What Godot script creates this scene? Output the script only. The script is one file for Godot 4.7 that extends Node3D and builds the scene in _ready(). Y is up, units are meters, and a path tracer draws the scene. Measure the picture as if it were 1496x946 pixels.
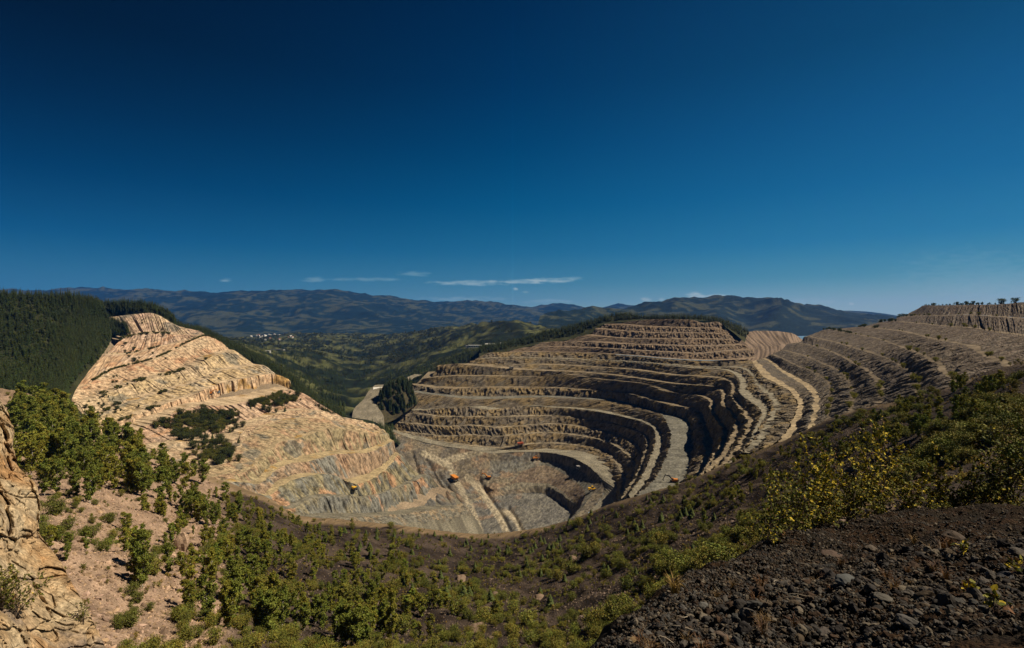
extends Node3D
# Open pit mine seen from its rim. World: the eye is at the origin, y up, metres, looking along -z.
# Surveyed lines are given as bearing / dip readings (px, py on a 748 px focal length) with a distance or a level.

const F := 748.0
const CX := 748.0
const CY := 473.0

var rng := RandomNumberGenerator.new()
var n1 := FastNoiseLite.new()      # fbm, unit frequency
var n2 := FastNoiseLite.new()      # single octave
var ridge := FastNoiseLite.new()   # ridged
var cell := FastNoiseLite.new()    # cell values
var crk := FastNoiseLite.new()     # joints
var M := {}
var used := {}
var grids := {}                    # name -> [verts, columns, rows]
var index_cache := {}
var t0 := 0

func stamp(s: String) -> void:
	print("%6d ms  %s" % [Time.get_ticks_msec() - t0, s])

# ---------------------------------------------------------------- naming
func numbered(called: String) -> String:
	if not used.has(called):
		used[called] = 0
		return called
	used[called] += 1
	return "%s_%03d" % [called, used[called]]

func tag(o: Node, label := "", category := "", group := "", kind := "") -> Node:
	if label: o.set_meta("label", label)
	if category: o.set_meta("category", category)
	if group: o.set_meta("group", group)
	if kind: o.set_meta("kind", kind)
	return o

func base(called: String, where := Vector3.ZERO, turn := 0.0) -> Node3D:
	var o := Node3D.new()
	o.name = numbered(called)
	add_child(o)
	o.position = where
	o.rotation.y = turn
	return o

func put(called: String, mesh: Mesh, material: Material, parent: Node = null) -> MeshInstance3D:
	var o := MeshInstance3D.new()
	o.mesh = mesh
	if material: o.material_override = material
	if parent == null:
		o.name = numbered(called)
		add_child(o)
	else:
		o.name = called
		parent.add_child(o, true)
	return o

func copies(called: String, mesh: Mesh, material: Material, xf: Array, tints: Array, label: String, category: String) -> void:
	if xf.is_empty(): return
	var mm := MultiMesh.new()
	mm.transform_format = MultiMesh.TRANSFORM_3D
	mm.use_colors = not tints.is_empty()
	mm.mesh = mesh
	mm.instance_count = xf.size()
	for i in xf.size():
		mm.set_instance_transform(i, xf[i])
		if mm.use_colors: mm.set_instance_color(i, tints[i])
	var o := MultiMeshInstance3D.new()
	o.multimesh = mm
	o.material_override = material
	o.name = numbered(called)
	add_child(o)
	tag(o, label, category, "", "stuff")

# ---------------------------------------------------------------- survey lines
func at(px: float, py: float, z: float) -> Vector3:
	return Vector3((px - CX) / F * z, (CY - py) / F * z, -z)

func to_px(p: Vector3) -> Vector2:
	return Vector2(CX - p.x / p.z * F, CY + p.y / p.z * F)

func crv(a: Vector3, b: Vector3, c: Vector3, d: Vector3, t: float) -> Vector3:
	var ab := maxf(sqrt(Vector2(b.x - a.x, b.y - a.y).length()), 0.5)
	var bc := maxf(sqrt(Vector2(c.x - b.x, c.y - b.y).length()), 0.5)
	var cd := maxf(sqrt(Vector2(d.x - c.x, d.y - c.y).length()), 0.5)
	var m1 := ((b - a) / ab - (c - a) / (ab + bc) + (c - b) / bc) * bc
	var m2 := ((c - b) / bc - (d - b) / (bc + cd) + (d - c) / cd) * bc
	var t2 := t * t
	var t3 := t2 * t
	return b * (2 * t3 - 3 * t2 + 1) + m1 * (t3 - 2 * t2 + t) + c * (3 * t2 - 2 * t3) + m2 * (t3 - t2)

# readings: triples (px, py, distance), or pairs (px, py) on a level when h is not 0; n points, evenly spread by bearing
func trace(readings: Array, n: int, h := 0.0, jitter := 0.0, seed_off := 0.0) -> PackedVector3Array:
	var k: Array[Vector3] = []
	if h != 0.0:
		for i in range(0, readings.size(), 2):
			k.append(Vector3(readings[i], readings[i + 1], 0))
	else:
		for i in range(0, readings.size(), 3):
			k.append(Vector3(readings[i], readings[i + 1], log(readings[i + 2])))
	var dense := PackedVector3Array()
	var acc := PackedFloat32Array()
	var total := 0.0
	for i in k.size() - 1:
		var a := k[maxi(i - 1, 0)]
		var d := k[mini(i + 2, k.size() - 1)]
		for s in (16 if i < k.size() - 2 else 17):
			var q := crv(a, k[i], k[i + 1], d, s / 16.0)
			var z := h * F / minf(CY - q.y, -2.0) if h != 0.0 else exp(q.z)
			var p := at(q.x, q.y, z)
			if dense.size():
				var last := dense[dense.size() - 1]
				total += p.distance_to(last) / (0.5 * (p.length() + last.length()))
			dense.append(p)
			acc.append(total)
	var out := PackedVector3Array()
	out.resize(n)
	var j := 0
	for i in n:
		var want := total * i / (n - 1.0)
		while j < dense.size() - 2 and acc[j + 1] < want: j += 1
		var w := clampf((want - acc[j]) / maxf(acc[j + 1] - acc[j], 1e-9), 0, 1)
		var p := dense[j].lerp(dense[j + 1], w)
		if jitter > 0.0:
			p.x += jitter * (n1.get_noise_3d(p.x * 4.0, seed_off, p.z * 4.0) * 2.0 + ridge.get_noise_3d(p.x * 9.0, seed_off + 7.0, p.z * 9.0))
			p.z += jitter * (n1.get_noise_3d(p.x * 4.0, seed_off + 50.0, p.z * 4.0) * 2.0 + ridge.get_noise_3d(p.x * 9.0, seed_off + 57.0, p.z * 9.0))
			p.y += jitter * 0.25 * n1.get_noise_3d(p.x * 3.0, seed_off + 90.0, p.z * 3.0)
		out[i] = p
	return out

# ---------------------------------------------------------------- meshes
func grid_index(cols: int, rows: int, flip: bool) -> PackedInt32Array:
	var key := [cols, rows, flip]
	if index_cache.has(key): return index_cache[key]
	var ix := PackedInt32Array()
	ix.resize((cols - 1) * (rows - 1) * 6)
	var k := 0
	for r in rows - 1:
		for c in cols - 1:
			var a := r * cols + c
			var b := a + 1
			var d := a + cols
			var e := d + 1
			if flip:
				ix[k] = a; ix[k + 1] = b; ix[k + 2] = e; ix[k + 3] = a; ix[k + 4] = e; ix[k + 5] = d
			else:
				ix[k] = a; ix[k + 1] = e; ix[k + 2] = b; ix[k + 3] = a; ix[k + 4] = d; ix[k + 5] = e
			k += 6
	index_cache[key] = ix
	return ix

func grid_mesh(v: PackedVector3Array, colors: PackedColorArray, cols: int, rows: int) -> ArrayMesh:
	var nr := PackedVector3Array()
	nr.resize(v.size())
	var up := 0.0
	for r in rows:
		var ra := maxi(r - 1, 0) * cols
		var rb := mini(r + 1, rows - 1) * cols
		var o := r * cols
		for c in cols:
			var q := (v[o + mini(c + 1, cols - 1)] - v[o + maxi(c - 1, 0)]).cross(v[rb + c] - v[ra + c])
			up += q.y
			nr[o + c] = q.normalized()
	if up < 0.0:
		for i in nr.size(): nr[i] = -nr[i]
	var a := []
	a.resize(Mesh.ARRAY_MAX)
	a[Mesh.ARRAY_VERTEX] = v
	a[Mesh.ARRAY_NORMAL] = nr
	a[Mesh.ARRAY_COLOR] = colors
	a[Mesh.ARRAY_INDEX] = grid_index(cols, rows, up < 0.0)
	var m := ArrayMesh.new()
	m.add_surface_from_arrays(Mesh.PRIMITIVE_TRIANGLES, a)
	return m

# a smooth sheet through lines; per segment a number of rows; bump(p, u, v) -> Vector3 offset; tint(p, u, v) -> Color
func sheet(called: String, lines: Array, seg: Array, bump: Callable, tint: Callable, material: Material, parent: Node = null, smooth := true) -> MeshInstance3D:
	var cols: int = lines[0].size()
	var v := PackedVector3Array()
	var col := PackedColorArray()
	var rows := 0
	var L := lines.size()
	for k in L - 1:
		var n: int = seg[k]
		var A: PackedVector3Array = lines[maxi(k - 1, 0)]
		var B: PackedVector3Array = lines[k]
		var C: PackedVector3Array = lines[k + 1]
		var D: PackedVector3Array = lines[mini(k + 2, L - 1)]
		for r in (n if k < L - 2 else n + 1):
			var t := float(r) / n
			var t2 := t * t
			var t3 := t2 * t
			var vv := (k + t) / (L - 1.0)
			for c in cols:
				var p: Vector3
				if smooth:
					var ab := maxf(A[c].distance_to(B[c]), 0.01)
					var bc := maxf(B[c].distance_to(C[c]), 0.01)
					var cd := maxf(C[c].distance_to(D[c]), 0.01)
					var m1 := (C[c] - A[c]) * (bc / (ab + bc)) if k > 0 else C[c] - B[c]
					var m2 := (D[c] - B[c]) * (bc / (bc + cd)) if k < L - 2 else C[c] - B[c]
					p = B[c] * (2 * t3 - 3 * t2 + 1) + m1 * (t3 - 2 * t2 + t) + C[c] * (3 * t2 - 2 * t3) + m2 * (t3 - t2)
				else:
					p = B[c].lerp(C[c], t)
				var u := c / (cols - 1.0)
				p += bump.call(p, u, vv)
				v.append(p)
				col.append(tint.call(p, u, vv))
			rows += 1
	grids[called] = [v, cols, rows]
	return put(called, grid_mesh(v, col, cols, rows), material, parent)

func pick(called: String, u: float, v: float) -> Vector3:
	var g: Array = grids[called]
	var cols: int = g[1]
	var rows: int = g[2]
	var x := clampf(u, 0, 0.9999) * (cols - 1)
	var y := clampf(v, 0, 0.9999) * (rows - 1)
	var c := int(x)
	var r := int(y)
	var vv: PackedVector3Array = g[0]
	var a := vv[r * cols + c].lerp(vv[r * cols + c + 1], x - c)
	var b := vv[(r + 1) * cols + c].lerp(vv[(r + 1) * cols + c + 1], x - c)
	return a.lerp(b, y - r)

# one level of a benched wall: a flat bench behind the crest line lo, then a rough face up to the crest line hi
func bench(parent: Node, lo: PackedVector3Array, hi: PackedVector3Array, frac: float, opt: Dictionary) -> void:
	var cols := lo.size()
	var fr: int = opt.get("rows", 7)
	var rough: float = opt.get("rough", 2.2)
	var streak: float = opt.get("streak", 0.0)
	var seedv: float = opt.get("seed", 0.0)
	var flat_col: Color = opt.flat
	var face_col: Color = opt.face
	var face2: Color = opt.face2
	var talus_col: Color = opt.talus
	var fv := PackedVector3Array()
	var fc := PackedColorArray()
	var bv := PackedVector3Array()
	var bc := PackedColorArray()
	# heaps of fallen rock at the foot of the face
	var heap := PackedFloat32Array()
	heap.resize(cols)
	var per: float = opt.get("heaps", 0.035)
	var cur := rng.randi_range(2, 12)
	while cur < cols:
		var hgt := rng.randf_range(0.35, 1.05)
		var wid := rng.randf_range(4.0, 9.0)
		for c in range(maxi(cur - 16, 0), mini(cur + 16, cols)):
			heap[c] = maxf(heap[c], hgt - absf(c - cur) / wid)
		cur += int(rng.randf_range(0.4, 1.8) / per)
	var out_dir := PackedVector3Array()
	out_dir.resize(cols)
	var toe := PackedVector3Array()
	toe.resize(cols)
	for c in cols:
		var d := lo[c] - hi[c]
		d.y = 0
		var run := d.length()
		d = d / maxf(run, 0.01)
		out_dir[c] = d
		var f := lerpf(frac, opt.get("frac_end", frac), smoothstep(0.5, 0.68, c / float(cols))) + 0.16 * n1.get_noise_2d(c * 2.1, seedv * 31.0 + 400.0)
		f = clampf(f, 0.1, 0.92)
		var p := lo[c].lerp(hi[c], f)
		p.y = lerpf(lo[c].y, hi[c].y, 0.04) + 0.3
		toe[c] = p
	var nb: int = opt.get("nb", 3)
	for r in nb + 1:
		var t := float(r) / nb
		for c in cols:
			var p := lo[c].lerp(toe[c], t)
			var nn := n1.get_noise_3d(p.x * 5.0, 11.0, p.z * 5.0)
			p.y += 0.35 * nn * (1.0 if r > 0 else 0.3)
			bv.append(p)
			var k := 0.92 + 0.5 * nn + 0.25 * n2.get_noise_3d(p.x * 9.0, seedv, p.z * 9.0) + (0.16 if opt.has("tracks") and (r == 2 or r == 4) else 0.0)
			var fcol := flat_col
			if opt.has("stain"): fcol = fcol.lerp(opt.stain, clampf(9.0 * (n1.get_noise_3d(p.x * 2.6, seedv * 13.0, p.z * 2.6) - opt.get("stain_at", 0.26)), 0, 0.85))
			bc.append(Color(fcol.r * k, fcol.g * k, fcol.b * k))
	for r in fr + 1:
		var t := float(r) / fr
		var env := pow(sin(PI * clampf(t * 0.94 + 0.03, 0, 1)), 0.6) if t < 1.0 else 0.0
		for c in cols:
			var a := toe[c]
			var b := hi[c]
			var p := a.lerp(b, t)
			# steep upper part, gentler foot
			p += out_dir[c] * (a - b).length() * 0.06 * (1.0 - 2.0 * t) * env * (-1.0)
			var q := p * 1.0
			var ns := ridge.get_noise_3d(q.x * 3.2, q.y * 1.1 + seedv * 40.0, q.z * 3.2)
			var n3 := n2.get_noise_3d(q.x * 14.0, q.y * 5.0, q.z * 14.0)
			var n4 := n2.get_noise_3d(q.x * 45.0, q.y * 34.0, q.z * 45.0)
			var off := rough * (ns * 1.2 + n3 * 0.9 + n4 * 0.35) * env
			if streak > 0.0:
				off = env * (0.6 * rough * n3 + 0.5 * rough * ns + streak * n2.get_noise_2d(c * 9.0 + 3.0 * t, seedv * 17.0) * (0.25 + 1.5 * absf(n1.get_noise_2d(c * 1.7, seedv * 41.0))))
			if opt.has("rill"):
				var big := n2.get_noise_2d(c * 4.5 + 2.0 * t, seedv * 17.0)
				var fine := n2.get_noise_2d(c * 21.0 + 5.0 * t, seedv * 29.0)
				off = env * (rough * (0.5 * n3 + 0.8 * ns) + streak * (0.9 * big + 0.55 * fine) + 2.0 * n1.get_noise_2d(c * 1.0, seedv * 7.0))
			var push := maxf(0.0, heap[c] - t)
			var tal := clampf(push * 4.0, 0.0, 1.0)
			if push > 0.0: off = lerpf(off, 0.4 * n4, tal) + push * opt.get("heap_run", 6.0)
			p += out_dir[c] * off
			p.y += 0.3 * rough * n3 * env
			fv.append(p)
			var k := 0.85 + 0.55 * n3 + 0.35 * n4
			var mixk := clampf(0.5 + 2.6 * n1.get_noise_3d(p.x * 2.2, p.y * 2.6 + 33.0, p.z * 2.2), 0, 1)
			var cc := face_col.lerp(face2, mixk)
			if streak > 0.0:
				var sk := n2.get_noise_2d(c * 13.0 + 6.0 * t, seedv * 23.0 + 5.0)
				cc = cc.lerp(talus_col, clampf(0.45 + 1.3 * sk, 0, 1) * (1.0 if t < 0.62 + 0.3 * n2.get_noise_2d(c * 4.0, seedv * 3.0) else 0.25))
			if opt.has("seam"): cc = cc.lerp(opt.seam, clampf(7.0 * (n1.get_noise_3d(p.x * 2.0 + 300.0, p.y * 1.2, p.z * 2.0) - 0.2), 0, 0.75))
			cc = cc.lerp(talus_col, tal * 0.85)
			fc.append(Color(cc.r * k, cc.g * k, cc.b * k))
	var bm: Material = opt.get("bench_mat", M.ground)
	put("bench", grid_mesh(bv, bc, cols, nb + 1), bm, parent)
	put("rock_face", grid_mesh(fv, fc, cols, fr + 1), opt.get("face_mat", M.rock), parent)
	if opt.has("keep"):
		grids[opt.keep] = [bv, cols, nb + 1]
		grids[opt.keep + "_face"] = [fv, cols, fr + 1]

func noise_tex(freq: float, kind: int, lo: Color, hi: Color, seed_: int, octaves := 4, size := 512) -> ImageTexture:
	var n := FastNoiseLite.new()
	n.noise_type = kind
	n.frequency = freq
	n.fractal_octaves = octaves
	n.seed = seed_
	var im := n.get_seamless_image(size, size)
	im.convert(Image.FORMAT_L8)
	var d := im.get_data()
	var o := PackedByteArray()
	o.resize(size * size * 3)
	for i in d.size():
		var t := d[i] / 255.0
		o[i * 3] = int(255.0 * lerpf(lo.r, hi.r, t))
		o[i * 3 + 1] = int(255.0 * lerpf(lo.g, hi.g, t))
		o[i * 3 + 2] = int(255.0 * lerpf(lo.b, hi.b, t))
	var im2 := Image.create_from_data(size, size, false, Image.FORMAT_RGB8, o)
	return ImageTexture.create_from_image(im2)

func earth(tex: Texture2D, per_metre: float, bump_tex: Texture2D = null, bump_cm := 0.0) -> StandardMaterial3D:
	var m := StandardMaterial3D.new()
	m.vertex_color_use_as_albedo = true
	m.albedo_texture = tex
	m.uv1_triplanar = true
	m.uv1_world_triplanar = true
	m.uv1_scale = Vector3.ONE * per_metre
	m.roughness = 0.95
	m.metallic_specular = 0.2
	if bump_tex:
		m.heightmap_enabled = true
		m.heightmap_texture = bump_tex
		m.heightmap_scale = bump_cm
	return m

func plain(c: Color, rough := 0.6, metal := 0.0, back := Color(0, 0, 0)) -> StandardMaterial3D:
	var m := StandardMaterial3D.new()
	m.albedo_color = c.linear_to_srgb()
	m.roughness = rough
	m.metallic = metal
	if back != Color(0, 0, 0):
		m.backlight_enabled = true
		m.backlight = back
	return m

# ---------------------------------------------------------------- sky
const SKY_E := [0.0, 2.0, 4.5, 8.0, 13.0, 19.0, 25.0, 33.0, 60.0, 90.0]
const SKY_L := [Color8(78, 119, 138), Color8(66, 116, 141), Color8(47, 105, 136), Color8(13, 81, 123), Color8(0, 55, 95), Color8(0, 34, 66), Color8(0, 18, 41), Color8(0, 12, 33), Color8(0, 9, 27), Color8(0, 9, 27)]
const SKY_C := [Color8(136, 164, 168), Color8(112, 150, 163), Color8(70, 126, 153), Color8(34, 104, 143), Color8(6, 84, 128), Color8(0, 65, 108), Color8(0, 50, 91), Color8(1, 37, 73), Color8(1, 23, 50), Color8(0, 17, 41)]
const SKY_R := [Color8(172, 190, 186), Color8(160, 183, 184), Color8(90, 148, 168), Color8(47, 122, 162), Color8(29, 103, 150), Color8(21, 87, 134), Color8(15, 72, 112), Color8(11, 61, 101), Color8(5, 38, 74), Color8(0, 19, 45)]

func sky_at(row: Array, e: float) -> Color:
	var i := 0
	while i < SKY_E.size() - 2 and e > SKY_E[i + 1]: i += 1
	return row[i].lerp(row[i + 1], clampf((e - SKY_E[i]) / (SKY_E[i + 1] - SKY_E[i]), 0, 1))

func make_sky() -> Sky:
	var w := 720
	var h := 360
	var im := Image.create(w, h, false, Image.FORMAT_RGB8)
	for y in h:
		var e := 90.0 - (y + 0.5) * 180.0 / h
		var l := sky_at(SKY_L, maxf(e, 0))
		var c := sky_at(SKY_C, maxf(e, 0))
		var r := sky_at(SKY_R, maxf(e, 0))
		for x in w:
			var az := (x + 0.5) / w * TAU
			var t := (cos(az - deg_to_rad(66.0)) + 0.36) / 1.29
			var q := l.lerp(c, clampf(t / 0.595, 0, 1)) if t < 0.595 else c.lerp(r, clampf((t - 0.595) / 0.405, 0, 1))
			im.set_pixel(x, y, q)
	im.resize(4096, 2048, Image.INTERPOLATE_CUBIC)
	# thin clouds low over the mountains: (px, py, half width, half height, strength)
	var wisps := [[690, 413, 62, 3.2, 0.55], [760, 411, 50, 3.0, 0.5], [806, 410, 34, 3.4, 0.6], [840, 406, 16, 1.8, 0.3], [605, 400, 26, 3.0, 0.35],
		[540, 408, 60, 2.2, 0.28], [455, 408, 22, 3.0, 0.32], [330, 409, 10, 2.0, 0.42], [1015, 431, 14, 3.6, 0.7], [1052, 432, 18, 3.0, 0.6], [1030, 434, 20, 2.0, 0.4], [944, 437, 9, 2.6, 0.5], [966, 437, 5, 1.6, 0.4],
		[1110, 437, 10, 3.0, 0.5], [1243, 443, 5, 1.8, 0.5], [753, 422, 4, 1.6, 0.6], [768, 426, 6, 1.4, 0.3], [1420, 400, 120, 30, 0.1], [680, 436, 60, 3.0, 0.25], [800, 440, 40, 3.0, 0.2], [1180, 440, 60, 4.0, 0.15]]
	var cn := FastNoiseLite.new()
	cn.seed = 5
	cn.frequency = 0.03
	cn.fractal_octaves = 4
	for q in wisps:
		var x0 := int((atan((q[0] - q[2] * 1.4 - CX) / F) / TAU) * 4096)
		var x1 := int((atan((q[0] + q[2] * 1.4 - CX) / F) / TAU) * 4096) + 1
		var dist := sqrt(1.0 + pow((q[0] - CX) / F, 2))
		var y0 := int((0.5 - atan((CY - q[1] + q[3] * 2.0) / F / dist) / PI) * 2048)
		var y1 := int((0.5 - atan((CY - q[1] - q[3] * 2.0) / F / dist) / PI) * 2048) + 1
		for y in range(y0, y1 + 1):
			for x in range(x0, x1 + 1):
				var az := (x + 0.5) / 4096 * TAU
				var ppx := CX + tan(az) * F
				var ppy: float = CY - tan((0.5 - (y + 0.5) / 2048) * PI) * F * sqrt(1.0 + pow(tan(az), 2))
				var dx: float = (ppx - q[0]) / q[2]
				var dy: float = (ppy - q[1]) / q[3]
				var k := 1.0 - dx * dx - dy * dy * 0.6 + 1.1 * cn.get_noise_2d(ppx * 1.0, ppy * 7.0)
				k = clampf(k, 0, 1)
				if k > 0.0:
					var xx := posmod(x, 4096)
					var was := im.get_pixel(xx, y)
					im.set_pixel(xx, y, was.lerp(Color8(196, 204, 204), k * q[4]))
	var pm := PanoramaSkyMaterial.new()
	pm.panorama = ImageTexture.create_from_image(im)
	var s := Sky.new()
	s.sky_material = pm
	return s

# ---------------------------------------------------------------- scene
func _ready() -> void:
	t0 = Time.get_ticks_msec()
	rng.seed = 20240611
	n1.noise_type = FastNoiseLite.TYPE_SIMPLEX_SMOOTH; n1.frequency = 0.01; n1.fractal_octaves = 4; n1.seed = 11
	n2.noise_type = FastNoiseLite.TYPE_SIMPLEX; n2.frequency = 0.01; n2.fractal_type = FastNoiseLite.FRACTAL_NONE; n2.seed = 23
	ridge.noise_type = FastNoiseLite.TYPE_SIMPLEX; ridge.frequency = 0.01; ridge.fractal_type = FastNoiseLite.FRACTAL_RIDGED; ridge.fractal_octaves = 3; ridge.seed = 37
	cell.noise_type = FastNoiseLite.TYPE_CELLULAR; cell.cellular_return_type = FastNoiseLite.RETURN_CELL_VALUE; cell.frequency = 0.01; cell.fractal_type = FastNoiseLite.FRACTAL_NONE; cell.seed = 5

	crk.noise_type = FastNoiseLite.TYPE_CELLULAR; crk.cellular_return_type = FastNoiseLite.RETURN_DISTANCE2_SUB; crk.frequency = 0.01; crk.fractal_type = FastNoiseLite.FRACTAL_NONE; crk.seed = 5

	var cam := Camera3D.new()
	cam.name = "camera"
	cam.fov = rad_to_deg(2.0 * atan(473.0 / F))
	cam.near = 0.05
	cam.far = 60000.0
	cam.current = true
	add_child(cam)

	var env := Environment.new()
	env.background_mode = Environment.BG_SKY
	env.sky = make_sky()
	env.tonemap_mode = Environment.TONE_MAPPER_LINEAR
	env.tonemap_exposure = 1.5
	env.background_energy_multiplier = 0.665
	env.sdfgi_enabled = true
	env.ssao_enabled = true
	env.ssil_enabled = true
	env.fog_enabled = true
	env.fog_density = 0.000021
	env.fog_light_color = Color(0.19, 0.48, 0.85)
	var we := WorldEnvironment.new()
	we.name = "daylight"
	we.environment = env
	add_child(we)

	var sun := DirectionalLight3D.new()
	sun.name = "sun"
	sun.light_energy = 1.6
	sun.light_angular_distance = 0.5
	sun.light_color = Color(1.0, 0.93, 0.82)
	sun.shadow_enabled = true
	add_child(sun)
	sun.look_at_from_position(Vector3(0.63, 0.76, 0.0) * 100.0, Vector3.ZERO)
	stamp("sky")

	materials()
	pit()
	stamp("pit")
	left_face()
	stamp("left face")
	backdrop()
	stamp("backdrop")
	yard()
	near_slope()
	stamp("near slope")
	foreground()
	stamp("foreground ground")
	make_plants()
	stamp("plant shapes")
	plant_all()
	stamp("plants")
	stones()
	stamp("stones")
	machines()
	buildings()
	stamp("machines, buildings")
	close_plants()
	stamp("done")

func materials() -> void:
	var S := FastNoiseLite.TYPE_SIMPLEX_SMOOTH
	var g := noise_tex(0.02, S, Color(0.55, 0.55, 0.55), Color(1, 1, 1), 3, 5)
	var fine := noise_tex(0.06, S, Color(0.4, 0.4, 0.4), Color(1, 1, 1), 4, 4)
	var pebble := noise_tex(0.07, FastNoiseLite.TYPE_CELLULAR, Color(0.45, 0.43, 0.42), Color(1, 1, 1), 8, 3)
	var bump := noise_tex(0.03, S, Color(0, 0, 0), Color(1, 1, 1), 9, 5)
	M.rock = earth(fine, 0.03, bump, 120.0)
	M.ground = earth(g, 0.03)
	M.pale = earth(g, 0.045, bump, 25.0)
	M.soil = earth(pebble, 0.11, bump, 30.0)
	M.far = earth(fine, 0.0012)
	M.valley = earth(fine, 0.004)
	M.mound = earth(pebble, 1.6, bump, 3.0)
	M.cliff = earth(fine, 0.25, bump, 12.0)

func struct(called: String) -> Node3D:
	var o := base(called)
	tag(o, "", "", "", "structure")
	return o

func line_dist(q: Vector2, g: Array) -> float:
	var best := 1e9
	for i in g.size() - 1:
		var a := Vector2(g[i][0], g[i][1])
		var b := Vector2(g[i + 1][0], g[i + 1][1])
		best = minf(best, q.distance_to(Geometry2D.get_closest_point_to_segment(q, a, b)))
	return best

func underlay(called: String, lines: Array, down: float, wider: float, c: Color, wider_end := -1.0) -> void:
	var out := []
	for q: PackedVector3Array in lines:
		var w := PackedVector3Array()
		var d0 := (q[0] - q[6]).normalized()
		var d1 := (q[q.size() - 1] - q[q.size() - 7]).normalized()
		d0.y = 0; d1.y = 0
		w.append(q[0] + d0 * wider + Vector3(0, -down, 0))
		for i in range(0, q.size(), 10): w.append(q[i] * (1.0 + 4.0 / q[i].length()) + Vector3(0, -down, 0))
		w.append(q[q.size() - 1] + d1 * (wider if wider_end < 0.0 else wider_end) + Vector3(0, -down, 0))
		out.append(w)
	var seg := []
	for i in lines.size() - 1: seg.append(1)
	var none := func(_p: Vector3, _u: float, _v: float) -> Vector3: return Vector3.ZERO
	var tint := func(p: Vector3, _u: float, _v: float) -> Color:
		var k := 0.9 + 0.5 * n1.get_noise_3d(p.x * 4, p.y * 4, p.z * 4)
		return Color(c.r * k, c.g * k, c.b * k)
	tag(sheet(called, out, seg, none, tint, M.ground, null, false), "", "", "", "structure")

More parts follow.
